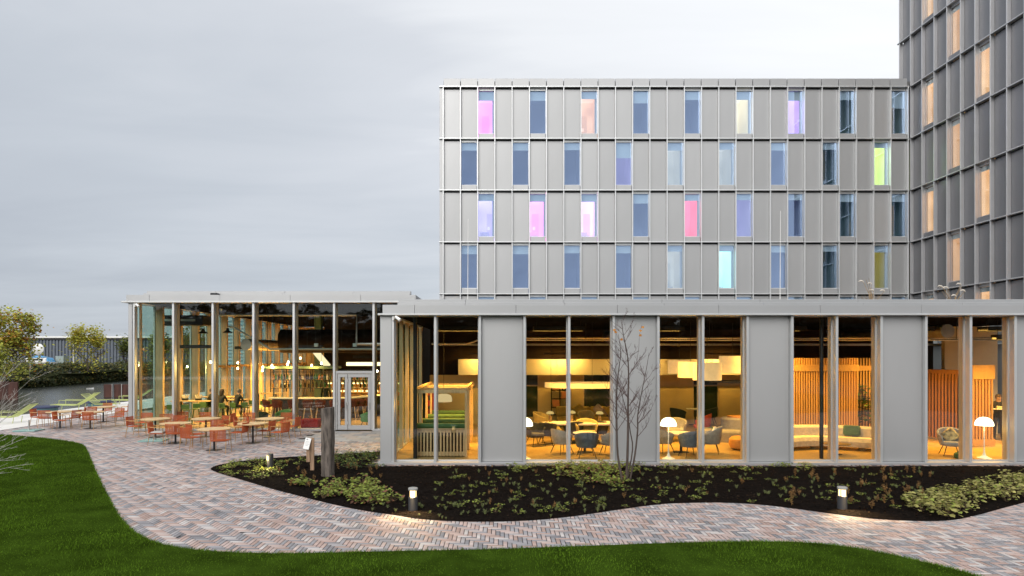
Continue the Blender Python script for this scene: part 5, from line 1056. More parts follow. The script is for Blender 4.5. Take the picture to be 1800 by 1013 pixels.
m.add([(rr*math.cos(2*PI*i/n), rr*0.62*math.sin(2*PI*i/n), z) for (rr, z) in ((1.75,-.09),(1.75,.09),(1.62,.09),(1.62,-.09)) for i in range(n)], [(a*n+i, a*n+(i+1)%n, ((a+1)%4)*n+(i+1)%n, ((a+1)%4)*n+i) for a in range(4) for i in range(n)]); m.build('ring', rg_m, t)
for a in (0.5, 2.6, 4.7): MB().tube([(1.7*math.cos(a), 1.05*math.sin(a), .09), (1.7*math.cos(a), 1.05*math.sin(a), 4.56-p.z)], 0.006, 4).build('cable', black_m, t)
p = P(1300, 671, 25.0); t = thing('ring_pendant', 'thin black ring pendant above the tiered grey seating', 'pendant lamp', (p.x, p.y, p.z)); m = MB()
m.add([(rr*math.cos(2*PI*i/n), rr*0.7*math.sin(2*PI*i/n), z) for (rr, z) in ((1.15,-.035),(1.15,.035),(1.08,.035),(1.08,-.035)) for i in range(n)], [(a*n+i, a*n+(i+1)%n, ((a+1)%4)*n+(i+1)%n, ((a+1)%4)*n+i) for a in range(4) for i in range(n)]); m.build('ring', black_m, t)
for a in (0.5, 2.6, 4.7): MB().tube([(1.1*math.cos(a), 0.78*math.sin(a), .03), (1.1*math.cos(a), .78*math.sin(a), 4.56-p.z)], 0.006, 4).build('cable', black_m, t)
drum_g = Mt('drum_shade', (0.78, 0.66, 0.45), 0.8, emit=(1.0, 0.62, 0.24), estr=0.38)
for (px, py, Yd, r, h, lab) in ((1243, 653, 23.0, 0.50, 0.64, 'largest cream drum pendant over the round tables'), (1214, 650, 24.3, 0.48, 0.60, 'middle cream drum pendant over the round tables'), (1194, 645, 26, 0.45, 0.55, 'rear cream drum pendant over the round tables'), (1288, 641, 24.5, 0.50, 0.66, 'cream drum pendant above the black ring')):
    p = P(px, py, Yd); t = thing('drum_pendant', lab, 'pendant lamp', p); MB().lathe([(r,-h/2),(r,h/2),(r-.02,h/2),(r-.02,-h/2),(r,-h/2)], n=32).build('lamp_shade', drum_g, t, True); MB().tube([(0,0,-.05),(0,0,4.56-p.z)], 0.008, 5).build('cord', black_m, t); b = MB(); b.lathe([(0,-.1),(.06,-.05),(.06,.02),(0,.05)], n=12); b.build('bulb', gold_g, t)
# tiered grey seating, orange pouf
p = G(1285, 779, 0.03); t = thing('tiered_seating', 'low rounded grey tiered seating island', 'bench', (p.x+0.5, p.y+0.9, 0.03)); MB().lathe([(1.45,0),(1.45,0.36),(1.40,0.42),(0,0.42)], n=36, sy=0.62).build('lower_tier', f_grey, t); MB().lathe([(0.75,0.421),(0.75,0.78),(0.70,0.84),(0,0.84)], n=30, sy=0.7, c=(0.3,0.3,0)).build('upper_tier', f_grey, t); MB().lathe([(0.5,0.842),(0.5,0.90),(0,0.91)], n=24, c=(0.3,0.3,0), sy=0.7).build('top_cushion', f_org, t)
p = G(1303, 790, 0.03); o = MB().lathe([(0.22,0),(0.36,0.05),(0.42,0.2),(0.40,0.36),(0.30,0.44),(0,0.46)], n=26).build('pouf', f_org, None, True, p); tag(o, 'rounded orange pouf by the edge of the lounge window', 'pouf')
p = G(1259, 771, 0.03); o = MB().lathe([(0.30,0),(0.36,0.06),(0.36,0.36),(0.30,0.42),(0,0.43)], n=24).build('pouf', f_green, None, True, p); tag(o, 'sage green pouf before the grey tiered seating', 'pouf')
# curved cream sofa with green pillow and low table
t = thing('curved_sofa', 'curved cream sofa in front of the slatted wall', 'sofa', (11.15, 20.0, 0.03)); path = []; path2 = []
for i in range(21):
    a = R(-44+88*i/20); u = Vector((math.sin(a), math.cos(a), 0)); path.append((u*2.1, u, Vector((0,0,1)))); path2.append((u*2.1, u, Vector((0,0,1))))
MB().sweep([(0.0,0.12),(-0.02,0.30),(0.06,0.42),(0.75,0.42),(0.75,0.10)], path).build('seat', f_cream, t, True); MB().sweep([(0.58,0.421),(0.62,0.70),(0.72,0.79),(0.86,0.76),(0.92,0.5),(0.88,0.10),(0.76,0.10),(0.76,0.421)], path2).build('backrest', f_cream, t, True)
for a in (-36, 0, 36): MB().lathe([(0.13,0),(0.13,0.10)], n=14, c=(2.45*math.sin(R(a)), 2.45*math.cos(R(a)), 0)).build('foot', wood_l, t)
o = MB().cbox(-0.27, 0.27, -0.06, 0.06, -0.19, 0.19, 0.05).build('pillow', f_green, None, True, (12.42, 22.35, 0.66)); o.rotation_euler = (R(-24), 0, R(-28)); tag(o, 'dark green pillow on the right half of the curved sofa', 'pillow')
p = P(1474, 783, 20.9); t = thing('side_table', 'low thin brass table before the curved sofa', 'table', (p.x, 21.0, 0.03)); MB().lathe([(0.40,0.34),(0.41,0.345),(0.41,0.36),(0,0.36)], n=28).build('tabletop', bronze, t); MB().lathe([(0.02,0.01),(0.02,0.34)], n=8).build('leg', black_m, t); MB().lathe([(0.16,0),(0.16,0.01),(0,0.011)], n=18).build('base', black_m, t)
# slatted walls: every slat is a part
def slat_wall(label, p0, p1, n, z0, z1, mat, back, bands=()):
    t = thing('slatted_wall', label, 'slatted wall', (p0[0], p0[1], 0)); d = Vector((p1[0]-p0[0], p1[1]-p0[1], 0)); L_ = d.length; t.rotation_euler = (0, 0, math.atan2(d.y, d.x)); st = L_/n
    sm_ = MB().cbox(0, st*0.5, -0.02, 0.04, z0, z1, 0.005).mesh('slat', mat)
    for i in range(n): link('slat', sm_, t, (i*st, 0, 0))
    for (a, b) in bands: MB().box(0, L_, -0.036, -0.021, a, b).build('rail', mat, t)
    if back: MB().box(0, L_, 0.20, 0.22, z0, z1).build('backing', back, t)
slat_wall('warm oak slatted screen behind the curved sofa', (10.2, 24.0), (13.6, 24.0), 36, 0.06, 3.2, wood_s, wood_r, ((2.70,2.95),(0.06,0.12)))
slat_wall('slatted screen piece beyond the fig tree', (13.7, 24.9), (15.3, 24.9), 14, 0.06, 3.2, wood_s, dark_w, ((2.7,2.9),))
slat_wall('dark red brown slatted wall behind the grey armchair', (16.35, 26.6), (17.55, 23.5), 26, 0.10, 2.75, wood_r, dark_w, ((2.6,2.75),))
slat_wall('bright lit slatted screen behind the right floor lamp', (17.0, 22.8), (17.78, 22.8), 7, 0.12, 2.95, wood_s, wood_r, ((2.45,2.95),(0.06,0.3)))
MB().box(18.6, 20.8, 26.5, 26.7, 0.03, 4.5).build('cream_partition', cream_w, pav)
# fig tree
p = G(1527, 776, 0.03); t = thing('fig_tree', 'leafy indoor fig tree beside the curved sofa', 'plant', (p.x+0.1, p.y+0.2, 0.03)); MB().lathe([(0.18,0),(0.22,0.38),(0.20,0.38),(0.19,0.34),(0,0.34)], n=20).build('pot', black_m, t); m = MB(); tr = MB(); tr.tube([(0,0,.34),(.03,0,1.0),(0,.02,1.9)], [0.022,0.018,0.01], 6); rnd = random.Random(3)
for i in range(130):
    z = rnd.uniform(0.7, 2.15); a = rnd.uniform(0, 2*PI); r = rnd.uniform(0.08, 0.42)*(1.1-abs(z-1.3)*0.5); q = Vector((r*math.cos(a), r*math.sin(a), z)); leaf(m, q, (math.cos(a), math.sin(a), rnd.uniform(-.5,.5)), Vector((0,0,1)), rnd.uniform(0.14,0.24))
    if i % 6 == 0: tr.tube([(0,0,z-0.15), q], [0.008,0.004], 4)
tr.build('trunk', bark, t); m.build('foliage', leaf_m('fig_leaves', (0.085,0.14,0.035)), t)
p = G(1686, 806, 0.03); t = thing('plant_pot', 'small dark green ceramic pot on the floor by the grey armchair', 'pot', p); MB().lathe([(0.10,0),(0.14,0.03),(0.14,0.15),(0.10,0.18),(0.03,0.19),(0.03,0.24)], n=20).build('body', f_green, t, True); MB().lathe([(0.05,0.19),(0.055,0.21),(0,0.215)], n=14).build('lid', f_green, t)
# booths on the left
for bi, (y, lab) in enumerate(((20.5, 'front oak slatted booth bench with green cushion roll'), (22.1, 'second oak slatted booth bench with green cushion roll'), (23.7, 'third oak slatted booth bench with green cushion roll'), (25.3, 'rear oak slatted booth bench with green cushion roll'))):
    t = thing('booth_bench', lab, 'booth bench', (-1.86, y, 0.03), 0, 'oak booth benches'); 
    sl_ = MB().cbox(0, 0.055, 0, 0.03, 0.02, 0.86, 0.004).mesh('slat', wood_l)
    for i in range(15): link('slat', sl_, t, (-0.775+i*0.107, 0, 0))
    b = MB(); b.cbox(-0.80, 0.80, 0.031, 0.06, 0.03, 0.16, 0.005); b.cbox(-0.80, 0.80, 0.031, 0.06, 0.78, 0.88, 0.005); b.cbox(-0.80, 0.80, -0.02, 0.30, 0.882, 0.91, 0.005); b.build('frame', wood_l, t)
    MB().box(-0.78, 0.78, 0.07, 0.10, 0.05, 0.86).build('back_panel', dark_w, t); MB().cbox(-0.78, 0.78, 0.11, 0.62, 0.36, 0.46, 0.03).build('seat', f_green, t); MB().box(-0.76, 0.76, 0.12, 0.58, 0.0, 0.355).build('base', dark_w, t)
    m = MB(); m.tube([(-0.78,0.14,0.99),(0.85,0.14,0.99)], 0.085, 12); m.build('cushion_roll', f_green, t, True)
    b = MB()
    for x in (-0.82, 0.82): MB().cbox(x-0.04, x+0.04, -0.02, 0.06, 0.0, 2.05, 0.006).build('post', wood_l, t)
    MB().cbox(-0.90, 0.90, -0.02, 0.06, 2.052, 2.15, 0.006).build('beam', wood_l, t)
    if bi < 3:
        for x in (-0.82, 0.82): MB().cbox(x-0.04, x+0.04, -0.05, 1.62, 2.152, 2.23, 0.006).build('side_beam', wood_l, t)
for i, (x, y, lab) in enumerate(((0.1, 22.3, 'low slatted divider right of the booths'), (0.15, 24.2, 'rear slatted divider right of the booths'))):
    t = thing('slat_divider', lab, 'divider', (x, y, 0.03)); sl_ = MB().cbox(0, 0.05, 0, 0.03, 0.02, 1.15, 0.004).mesh('slat', wood_l)
    for k in range(6): link('slat', sl_, t, (-0.35+k*0.11, 0, 0))
    b = MB(); b.cbox(-0.40, 0.30, 0.031, 0.06, 1.02, 1.15, 0.004); b.build('rail', wood_l, t); MB().cbox(-0.42,-0.36,0.0,0.06,0,2.4,.005).build('post', wood_l, t); MB().cbox(0.3,0.36,0.0,0.06,0,2.4,.005).build('post', wood_l, t)
p = P(780, 700, 23.0); t = thing('booth_lamp', 'white half dome pendant lamp between the booths', 'pendant lamp', p); MB().lathe([(0.30,-0.13),(0.30,0.0),(0.26,0.10),(0.14,0.15),(0,0.16)], n=26).build('lamp_shade', Emit('booth_lamp_glow', (1.0,.72,.36), 0.5), t, True); MB().tube([(0,0,.16),(0,0,4.56-p.z)], 0.008, 5).build('cord', black_m, t); point('lamp_bulb', (0,0,-0.2), 22, AMB, 0.06, t)
p = P(754, 716, 26.0); t = thing('red_cabinet', 'narrow red fire cabinet beside the booths', 'cabinet', (p.x, 26.6, 0.03)); rd = Mt('red_paint', (0.42, 0.02, 0.015), 0.4, 0, 0.05, 4); MB().cbox(-0.15, 0.15, -0.1, 0.1, 0.5, 1.75, 0.015).build('body', rd, t); MB().lathe([(0.09,0),(0.09,.02),(0,.02)], n=18).build('dial', black_m, t, False, (0,-0.10,1.1)).rotation_euler = (R(90),0,0); MB().box(-0.08,0.08,-0.106,-0.101,1.4,1.6).build('window', black_m, t)
MB().box(-0.15+p.x, 0.15+p.x, 26.52, 26.68, 0.03, 0.52).build('cabinet_plinth', black_m, t).matrix_parent_inverse = Matrix.Translation((-p.x, -26.6, -0.03))
# ------------------------------------------------------------------ restaurant interior
nm = ['by the corner', 'over the high tables', 'in the middle', 'over the bar', 'deep in the hall left', 'deep in the hall right', 'at the hall end']
for i, (x, y, e) in enumerate(((-14.4, 30.5, 130), (-13.6, 35, 260), (-9.5, 31.5, 80), (-6.5, 32, 60), (-14, 41, 520), (-12.6, 46, 520), (-7.2, 35.3, 120))):
    linear_light(x, y, 3.7 if i != 6 else 3.2, 1.6, 0.35, e, 'black linear hanging light of the restaurant '+nm[i], AM2, 'linear hanging lights of the restaurant')
Yp = 30.0; t = thing('silver_pipe', 'silver insulated pipe with right angle bends under the restaurant ceiling', 'pipe')
MB().tube([P(388,543,Yp), P(388,553.5,Yp), P(627,553.5,Yp), P(627,605,Yp), P(690,605,Yp)], 0.075, 10).build('pipe', duct_m, t)
for px in (420, 470, 520, 575): p = P(px, 553, Yp); MB().tube([p, (p.x, p.y, 5.6)], 0.01, 4).build('hanger', black_m, t)
t = thing('cable_tray', 'pale green cable tray bending across the restaurant', 'cable tray'); traym = Mt('pale_tray', (0.42,0.50,0.48), 0.5, 0.3, 0.05, 4); b = MB()
for y in (29.9, 30.2): b.tube([P(400,574,y), P(412,576,y), P(475,614,y), P(690,614,y)], 0.045, 4)
b.build('tray', traym, t); hg = MB()
for px in (480, 503, 540, 555, 600, 640): p = P(px, 612, 30.05); hg.tube([p, (p.x, p.y, 5.6)], 0.008, 4)
hg.build('hanger', black_m, t)
for (px, lab) in ((556,'pale junction box on the cable tray left of the door'), (592,'pale junction box on the cable tray above the door'), (624,'pale junction box below the silver pipe bend')): p = P(px, 609, 29.85); o = MB().cbox(-.09,.09,-.06,.04,-.02,.14,.01).build('junction_box', traym, None, False, p); tag(o, lab, 'junction box')
p = P(432, 606, 33); t = thing('spiral_duct', 'round golden lit spiral duct end in the restaurant', 'duct', p); MB().tube([(0,0,0),(0.6,6,0)], 0.30, 18).build('duct', duct_m, t, True); MB().tube([(0.04,0.4,0),(0.05,0.5,0)], 0.325, 18).build('flange', duct_m, t)
p = P(323, 564, 31); t = thing('air_conditioner', 'black ceiling air unit with two slots near the restaurant corner', 'air unit', p); MB().cbox(-1.15,1.15,-0.5,0.5,-0.24,0.24,0.02).build('body', black_m, t)
for x in (-0.55, 0.45): MB().box(x-.35,x+.35,-.512,-.502,-.05,.05).build('slot', traym, t)
hg = MB(); 
for x in (-1, 1): hg.tube([(x,0,.24),(x,0,5.6-p.z)], 0.012, 4)
hg.build('hanger', black_m, t)
p = P(575, 600, 33.5); t = thing('air_duct', 'huge dark round duct above the bar', 'duct', p); MB().tube([(-2.4,0,0),(4.2,0,0)], 0.62, 20).build('duct', dark_w, t, True)
p = P(548, 610, 34.5); q = P(577, 645, 34.5); t = thing('glowing_beam', 'glowing slanted white beam above the bar', 'beam', p); b = MB(); dv = Vector(q)-Vector(p); b.tube([(0,0,0), dv], 0.17, 4); b.build('beam', Emit('beam_glow', (1.0,.80,.48), 0.9), t)  # beam is given its own glow through emission
p = P(640, 640, 35.8); MB().cbox(-1.0,1.2,-0.02,0.02,-0.1,0.1,.01).build('light_cove', Emit('cove_glow', (1.0,.74,.36), 2.2), res, False, p)
# high tables and green stools
sg = Mt('green_stool', (0.085, 0.16, 0.03), 0.55, 0, 0.08, 5)
def stool_proto():
    t = thing('green_stool', '', 'stool', group='green stools at the high tables'); MB().lathe([(0.14,0.70),(0.19,0.72),(0.19,0.745),(0,0.755)], n=20).build('seat', sg, t)
    b = MB(); b.cbox(-0.17,0.17,-0.19,-0.165,0.76,0.98,0.01); b.build('backrest', sg, t)
    for sx_ in (-1,1):
        for sy_ in (-1,1): MB().tube([(sx_*0.1,sy_*0.1,.70),(sx_*0.2,sy_*0.2,0)], 0.016, 6).build('leg', sg, t)
    MB().tube([(-.16,-.16,.28),(.16,-.16,.28),(.16,.16,.28),(-.16,.16,.28),(-.16,-.16,.28)], 0.011, 5).build('footrest', sg, t); return t
gs = stool_proto(); words = ['first','second','third','fourth','fifth','sixth','seventh','eighth','ninth','tenth','eleventh']
for i, (px, py, rz) in enumerate(((274,745,40),(328,748,10),(345,746,200),(358,742,10),(303,748,0),(377,740,190),(392,744,0),(480,735,-40),(466,738,-20),(432,742,0),(441,738,180))):
    g = G(px, py, 0.03); place(gs, g, R(rz), 'green metal stool, '+words[i]+' of the stools by the high tables')
topm = Mt('oak_table_top', (0.55, 0.36, 0.16), 0.4, 0, 0.12, 3)
def high_table(px, py, label, w, d, h=1.04):
    g = G(px, py, 0.03); t = thing('high_table', label, 'table', g); MB().cbox(-w/2,w/2,-d/2,d/2,h-0.04,h,0.01).build('tabletop', topm, t)
    for x in (-w*0.32, w*0.32): MB().tube([(x,0,0.02),(x,0,h-0.045)], 0.035, 8).build('leg', black_m, t); MB().cbox(x-.22,x+.22,-.22,.22,0,.018,.004).build('base', black_m, t)
high_table(340, 741, 'long oak high table with menus near the restaurant corner', 1.9, 0.8); high_table(385, 731, 'second oak high table behind the corner one', 1.9, 0.8); high_table(408, 738, 'oak high table where people sit', 1.5, 0.8); high_table(470, 722, 'far oak high table near the bar end', 1.6, 0.7)
for (px, py, lab) in ((318,706,'wire menu holder on the corner high table'),(355,704,'wire menu holder with cards on the second high table'),(326,707,'wire basket on the corner high table')):
    pass
menu = Mt('menu_card', (0.7,0.66,0.58), 0.7, 0, 0.1, 5)
for k, (dx, lab) in enumerate(((-0.4,'menu rack on the left part of the corner high table'),(0.25,'menu rack on the right part of the corner high table'))):
    g = G(340, 741, 0.03); t = thing('menu_rack', lab, 'menu rack', (g.x+dx, g.y, 1.071)); MB().cbox(-0.14,0.14,-0.07,0.07,0,0.10,0.01).build('box', black_m, t)
    for j in range(4): o = MB().box(-0.005,0.005,-0.06,0.06,0.0,0.2).build('menu_card', menu, t, False, (-0.09+j*0.06,0,0.09)); o.rotation_euler = (0, R(-20+j*14), 0)
# people
skin = Mt('skin', (0.42, 0.25, 0.17), 0.6, 0, 0.05, 6); black_c = Mt('black_clothing', (0.018, 0.017, 0.018), 0.85, 0, 0.15, 8); dark_t = Mt('dark_trousers', (0.025, 0.026, 0.032), 0.85, 0, 0.15, 8); hair_b = Mt('brown_hair', (0.05, 0.028, 0.015), 0.6, 0, 0.3, 30); hair_g = Mt('grey_hair', (0.16, 0.14, 0.12), 0.6, 0, 0.3, 30)
def person(label, loc, rz, sit=None, hair=hair_b, arms='table', long_hair=False, lean=0.0):
    t = thing('person', label, 'person', loc, R(rz)); hz = (sit+0.08) if sit else 0.95; J = []; E = []
    def j(x, y, z, r, p=None):
        J.append((Vector((x, y, z)), r)); i = len(J)-1
        if p is not None: E.append((p, i))
        return i
    pel = j(0,0,hz,0.135); sp = j(0,0.02+lean*.4,hz+0.22,0.125,pel); ch = j(0,0.02+lean,hz+0.40,0.145,sp); nk = j(0,0.03+lean,hz+0.555,0.058,ch); hd = j(0,0.055+lean*1.1,hz+0.64,0.078,nk); h2 = j(0,0.06+lean*1.1,hz+0.73,0.092,hd); j(0,0.045+lean*1.1,hz+0.80,0.06,h2)
    nose = j(0,0.155+lean*1.1,hz+0.69,0.014,hd)
    mat_head = len(J)
    for s in (-1, 1):
        sh = j(s*0.19,0.01+lean,hz+0.47,0.062,ch)
        if arms == 'table': el = j(s*0.25,0.12+lean,hz+0.22,0.045,sh); wr = j(s*0.13,0.34+lean,hz+0.24,0.032,el); fd = Vector((-s*0.3,1,0.0)).normalized()
        elif arms == 'hold': el = j(s*0.25,0.05,hz+0.2,0.045,sh); wr = j(s*0.13,0.27,hz+0.26,0.032,el); fd = Vector((-s*0.3,1,0.1)).normalized()
        else: el = j(s*0.24,-0.01,hz+0.2,0.045,sh); wr = j(s*0.24,0.05,hz-0.04,0.032,el); fd = Vector((0,0.2,-1)).normalized()
        pw = J[wr][0]; pm_ = j(*(pw+fd*0.06), 0.034, wr); sd_ = fd.cross(Vector((0,0,1))); sd_ = sd_.normalized() if sd_.length > .1 else Vector((1,0,0))
        for q in range(4):
            b0 = pw+fd*0.10+sd_*(-0.027+0.018*q); f1 = j(*b0, 0.010, pm_); f2 = j(*(b0+fd*(0.035+0.006*(q in (1,2)))+Vector((0,0,-0.012))), 0.008, f1); j(*(b0+fd*0.058+Vector((0,0,-0.032))), 0.007, f2)
        th = j(*(pw+fd*0.05+sd_*(-s*0.038)), 0.011, pm_); j(*(pw+fd*0.09+sd_*(-s*0.052)+Vector((0,0,-.01))), 0.009, th)
    for s in (-1, 1):
        hp = j(s*0.095,0,hz-0.03,0.10,pel)
        if sit: kn = j(s*0.13,0.42,hz-0.04,0.068,hp); an = j(s*0.13,0.36,max(0.35,hz-0.46),0.042,kn); ft = j(s*0.13,0.50,max(0.32,hz-0.50),0.036,an)
        else: kn = j(s*0.11,0.03,0.50,0.066,hp); an = j(s*0.11,-0.01,0.09,0.043,kn); ft = j(s*0.12,0.15,0.035,0.036,an)
    me = bpy.data.meshes.new('body'); me.from_pydata([a for a, r in J], E, []); o = bpy.data.objects.new('body', me); COL.objects.link(o)
    md = o.modifiers.new('s', 'SKIN'); md.use_smooth_shade = True; o.modifiers.new('u', 'SUBSURF').levels = 1
    for i, (a, r) in enumerate(J): me.skin_vertices[0].data[i].radius = (r, r)
    me.skin_vertices[0].data[0].use_root = True
    dg = bpy.context.evaluated_depsgraph_get(); m2 = bpy.data.meshes.new_from_object(o.evaluated_get(dg)); bpy.data.objects.remove(o); m2.name = 'body'
    m2.materials.clear(); [m2.materials.append(x) for x in (black_c, dark_t, skin)]
    wrists = [J[k][0] for k in range(len(J)) if abs(J[k][1]-0.034) < 1e-6]
    for p_ in m2.polygons:
        c_ = p_.center; p_.use_smooth = True; p_.material_index = 2 if c_.z > hz+0.56 or any((c_-w_).length < 0.13 and (c_-w_).y > -0.04 for w_ in wrists) else 1 if c_.z < hz+0.04 else 0
    link('body', m2, t)
    hm = MB(); yy = 0.045+lean*1.1; hm.lathe([(0.098,-0.03),(0.106,0.03),(0.10,0.08),(0.07,0.125),(0,0.145)], n=16, c=(0,yy-0.012,hz+0.69))
    if long_hair: hm.lathe([(0.05,-0.24),(0.10,-0.20),(0.115,-0.05),(0.10,0.02)], n=14, c=(0,yy-0.05,hz+0.70), sy=0.7)
    hm.build('hair', hair, t, True); ey = MB()
    for s in (-1, 1): ey.lathe([(0,-0.010),(0.011,0),(0,0.010)], n=8, c=(s*0.032, yy+0.092, hz+0.695)); 
    ey.build('eye', black_m, t); er = MB()
    for s in (-1, 1): er.cbox(s*0.094-0.012, s*0.094+0.012, yy-0.02, yy+0.02, hz+0.65, hz+0.71, 0.008)
    er.build('ear', skin, t); mo = MB(); mo.cbox(-0.025,0.025,yy+0.088,yy+0.096,hz+0.635,hz+0.645,0.003); mo.build('mouth', f_dred, t); return t
g = G(387, 744, 0.03); person('person in black with long brown hair sitting at the high table, back to the terrace', (g.x, g.y, 0.03), -15, 0.74, hair_b, 'table', True, 0.08)
g = G(414, 743, 0.03); person('person in black with short greying hair leaning on the high table', (g.x, g.y, 0.03), -35, 0.74, hair_g, 'table', False, 0.14)
g = G(366, 740, 0.03); person('person in dark clothes half hidden left of the long haired guest', (g.x, g.y, 0.03), -80, 0.72, hair_b, 'table', False, 0.12)
g = G(572, 731, 0.03); person('bartender in black standing behind the bar counter', (g.x, 34.6, 0.03), 190, None, hair_b, 'down')
g = G(1757, 774, 0.03); tt = person('person in black standing behind the slatted screen with a white tray', (g.x, 24.6, 0.03), 150, None, hair_b, 'hold')
t = thing('white_tray', 'white tray held by the person standing on the right', 'tray', (g.x-0.16, 24.6-0.27, 1.235), R(150)); MB().cbox(-0.22,0.22,-0.14,0.14,0,0.025,0.008).build('base', white_p, t); MB().cbox(-0.10,0.10,-0.08,0.08,0.026,0.12,0.01).build('parcel', f_cream, t)
for (px, py, lab) in ((387,744,'green stool under the long haired guest'),(414,743,'green stool under the grey haired guest'),(366,740,'green stool under the half hidden guest')): g = G(px, py, 0.03); place(gs, (g.x, g.y, 0.03), R(-20), lab)
# bar
t = thing('bar_counter', 'long dark bar counter with pale top curving towards the back', 'bar counter', (0,0,0)); barp = []
for (px, Yb) in ((474,33.0),(478,32.6),(500,32.4),(560,32.4),(600,32.5),(635,33.3),(672,34.6),(700,36)): barp.append(((px-XV)*Yb/F, Yb))
bp_ = catmull(barp, 5); path = []
for i, (x, y) in enumerate(bp_):
    a = np.array(bp_[min(i+1, len(bp_)-1)])-np.array(bp_[max(i-1, 0)]); d = Vector((a[0], a[1], 0)).normalized(); path.append(((x,y,0), Vector((-d.y, d.x, 0)), Vector((0,0,1))))
MB().sweep([(0.12,0.03),(0.12,1.08),(0.62,1.08),(0.62,0.03)], path).build('front', Mt('dark_bar_front', (0.028,0.024,0.03), 0.5, 0, 0.2, 4), t); MB().sweep([(-0.05,1.082),(-0.05,1.13),(0.70,1.13),(0.70,1.082)], path).build('counter_top', marble, t)
bs_ = thing('bar_stool', '', 'bar stool', group='dark red bar stools'); shell(bs_, f_dred, 0.25, 0.78, 0.92, 1.08, 0.04, 0.24)
for sx_ in (-1,1):
    for sy_ in (-1,1): MB().tube([(sx_*0.13,sy_*0.13,.70),(sx_*0.23,sy_*0.22,0)], [0.022,0.014], 6).build('leg', wood_l, bs_)
MB().tube([(-.19,-.19,.28),(.19,-.19,.28),(.19,.19,.28),(-.19,.19,.28),(-.19,-.19,.28)], 0.01, 5).build('footrest', black_m, bs_)
for i, (px, Yb) in enumerate(((470,32.0),(487,31.7),(515,31.7),(541,31.7),(563,31.7),(588,31.8),(604,32.0),(621,32.3),(634,32.6),(650,33.0))): place(bs_, ((px-XV)*Yb/F, Yb, 0.03), R(random.uniform(-15,15)-(10 if i > 6 else 0)+(-60 if i == 0 else 0)), 'dark red bar stool with wooden legs, %s from the left end of the bar' % words[i])
t = thing('bottle_gantry', 'black metal frame gantry with bottle shelves over the bar', 'shelf', (0, 34.0, 0)); gx0, gx1 = (478-XV)*34/F, (664-XV)*34/F; b = MB()
for i in range(9):
    x = gx0+(gx1-gx0)*i/8
    for y in (-0.2, 0.2): b.cbox(x-.02,x+.02,y-.02,y+.02,1.35,2.55,0.003)
for z in (1.55, 1.98, 2.40, 2.53):
    for y in (-0.2, 0.2): b.cbox(gx0,gx1,y-.015,y+.015,z,z+.03,0.003)
b.build('frame', black_m, t); s = MB(); s.box(gx0,gx1,-.18,.18,2.0,2.012); s.box(gx0,gx1,-.18,.18,1.572,1.584); s.build('shelf', wood_l, t)
st = MB(); 
for x in (gx0+0.1, (gx0+gx1)/2, gx1-0.1): st.cbox(x-.025,x+.025,-.02,.02,1.13,1.35,.003)
st.build('support', black_m, t)
cnp = thing('bar_canopy', 'thin sage green canopy slab over the bar gantry', 'canopy', (0,0,0)); b = MB(); b.cbox((462-XV)*33.6/F, (592-XV)*33.6/F, 33.3, 34.6, 2.60, 2.74, 0.02); b.build('slab', gcol, cnp)
cb = MB()
for px in (470, 520, 585): cb.tube([((px-XV)*33.9/F,33.9,2.74),((px-XV)*33.9/F,33.9,5.6)], 0.015, 5)
cb.build('hanger', black_m, cnp)
bmats = [Mt('amber_glass', (0.45,0.20,0.04), 0.12, 0, 0.2, 6), Mt('green_glass', (0.05,0.14,0.05), 0.12, 0, 0.2, 6), Mt('clear_bottle', (0.65,0.60,0.48), 0.12, 0, 0.1, 6), Mt('dark_bottle', (0.04,0.025,0.02), 0.12, 0, 0.2, 6)]
bms = [MB().lathe([(0.04,0),(0.042,0.19),(0.016,0.25),(0.016,0.31),(0,0.312)], n=10).mesh('bottle', m) for m in bmats]
for i in range(64):
    up = i < 38; x = gx0+0.08+(gx1-gx0-0.16)*((i if up else i-38)/(38 if up else 26)); k = random.randrange(4); o = link('bottle', bms[k], None, (x, 34.0+random.uniform(-.1,.1), 2.013 if up else 1.585)); s = random.uniform(0.85,1.1); o.scale = (1.2*s,1.2*s,s)
    tag(o, ('%s bottle standing on the %s shelf of the bar gantry' % (('amber','green','clear','dark')[k], 'upper' if up else 'lower')), 'bottle', '%s bottles on the %s gantry shelf' % (('amber','green','clear','dark')[k], 'upper' if up else 'lower'))
# glowing back shelf behind the bar
t = thing('back_bar', 'glowing amber back bar shelving behind the gantry', 'shelf', (0,0,0)); MB().cbox(-10.1,-5.4,37.0,37.19,0.03,2.4,0.01).build('cabinet', wood_l, t)
for z in (1.15,1.6,2.05): MB().box(-10.0,-5.5,36.75,36.995,z,z+.03).build('shelf', wood_l, t)
MB().box(-9.9,-5.6,36.97,36.99,1.2,1.26).build('light_strip', Emit('bar_strip', (1.0,.70,.30), 3.0), t); MB().box(-9.9,-5.6,36.97,36.99,1.65,1.71).build('light_strip', Emit('bar_strip_b', (1.0,.70,.30), 3.0), t)
for i in range(40): o = link('bottle', bms[i % 4], None, (-9.9+i*0.108, 36.86, (1.18,1.63)[i % 2])); tag(o, '%s bottle on the glowing back bar' % ('amber','green','clear','dark')[i % 4], 'bottle', '%s bottles on the back bar' % ('amber','green','clear','dark')[i % 4])
bulb_g = Emit('bulb_glow', (1.0, 0.78, 0.38), 22)
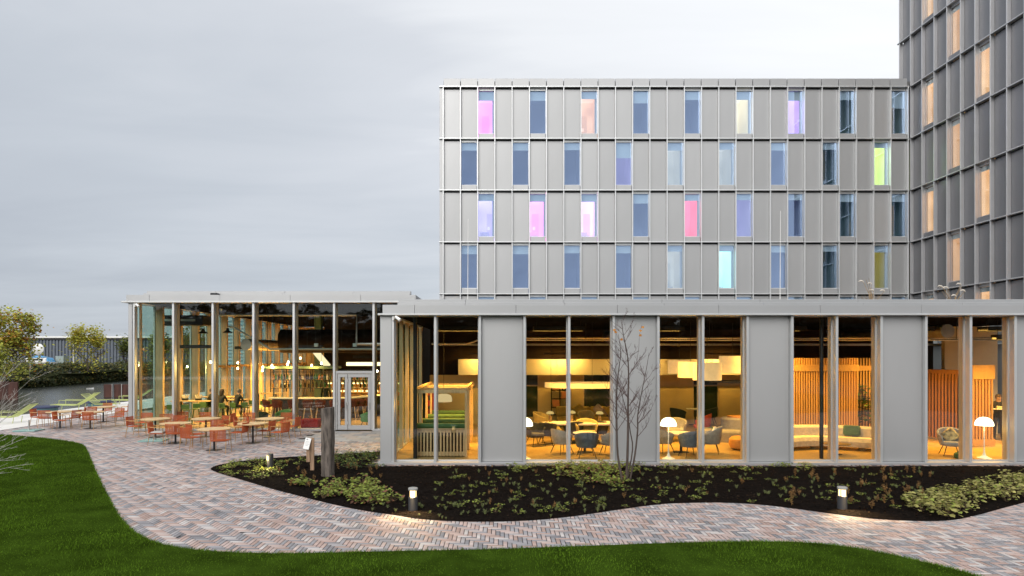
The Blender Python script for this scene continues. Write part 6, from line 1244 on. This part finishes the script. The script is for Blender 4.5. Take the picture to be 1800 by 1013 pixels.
for i, (px, py, Yb) in enumerate(((329,645,34),(370,637,33),(418,638,33),(418,648,34),(453,639,32.6),(462,646,32.4),(461,652,33),(478,643,33.2),(505,641,33),(507,637,35),(548,643,33),(565,639,33.4),(528,630,36),(663,653,31))):
    p = P(px, py, Yb); t = thing('pendant_bulb', 'bare glowing pendant bulb, %s from the left in the restaurant' % (words+['twelfth','thirteenth','fourteenth'])[i], 'pendant bulb', p, 0, 'bare pendant bulbs in the restaurant'); MB().lathe([(0,-.055),(.04,-.03),(.05,0.0),(.03,.05),(.02,.07)], n=12).build('bulb', bulb_g, t, True); (point('bulb_light', (0,0,-0.12), 30, AM2, 0.05, t) if i in (0,2,4,7,8,10) else None); MB().tube([(0,0,.07),(0,0,5.6-p.z)], 0.006, 4).build('cord', black_m, t)
for i, (px, py, lab) in enumerate(((300,571,'black metal pendant shade close to the restaurant corner'),(357,585,'black metal pendant shade right of the air unit'),(400,584,'black metal pendant shade under the cable tray'))):
    p = P(px, py, 32); t = thing('pendant_lamp', lab, 'pendant lamp', p); MB().lathe([(0.24,-.04),(0.22,0.0),(0.08,0.08),(0.05,0.2),(0.0,0.2)], n=20).build('lamp_shade', black_m, t); MB().tube([(0,0,.2),(0,0,5.6-p.z)], 0.008, 4).build('cord', black_m, t)
# low red pouf box with cup, green chairs near the glass
g = G(543.5, 753, 0.03); t = thing('red_ottoman', 'low red upholstered box seat just inside the glass', 'ottoman', (g.x, g.y+0.25, 0.03)); MB().cbox(-0.40,0.40,-0.25,0.25,0.02,0.40,0.03).build('body', fabric('bright_red_fabric', (0.34,0.015,0.012)), t); MB().box(-.36,.36,-.2,.2,0,.019).build('plinth', black_m, t)
t = thing('brass_cup', 'small brass cup on the red ottoman', 'cup', (g.x-0.02, g.y+0.2, 0.431)); MB().lathe([(0.04,0),(0.065,0.14),(0.06,0.14),(0.036,0.01)], n=14).build('body', brass, t)
f_lg = fabric('leaf_green_fabric', (0.12,0.26,0.08))
armchair(497, 751, 150, f_lg, 'green shell chair behind the last right terrace table, inside the glass', s=0.95); armchair(647, 754, 70, f_lg, 'green shell chair seen through the glass door', s=1.0); armchair(458, 751, 0, fabric('dark_green_fabric', (0.03,0.06,0.03)), 'dark green shell chair inside near the middle mullion', s=0.9)
round_table(433, 752, 'small low white table inside the restaurant glass', 0.3, 0.45)
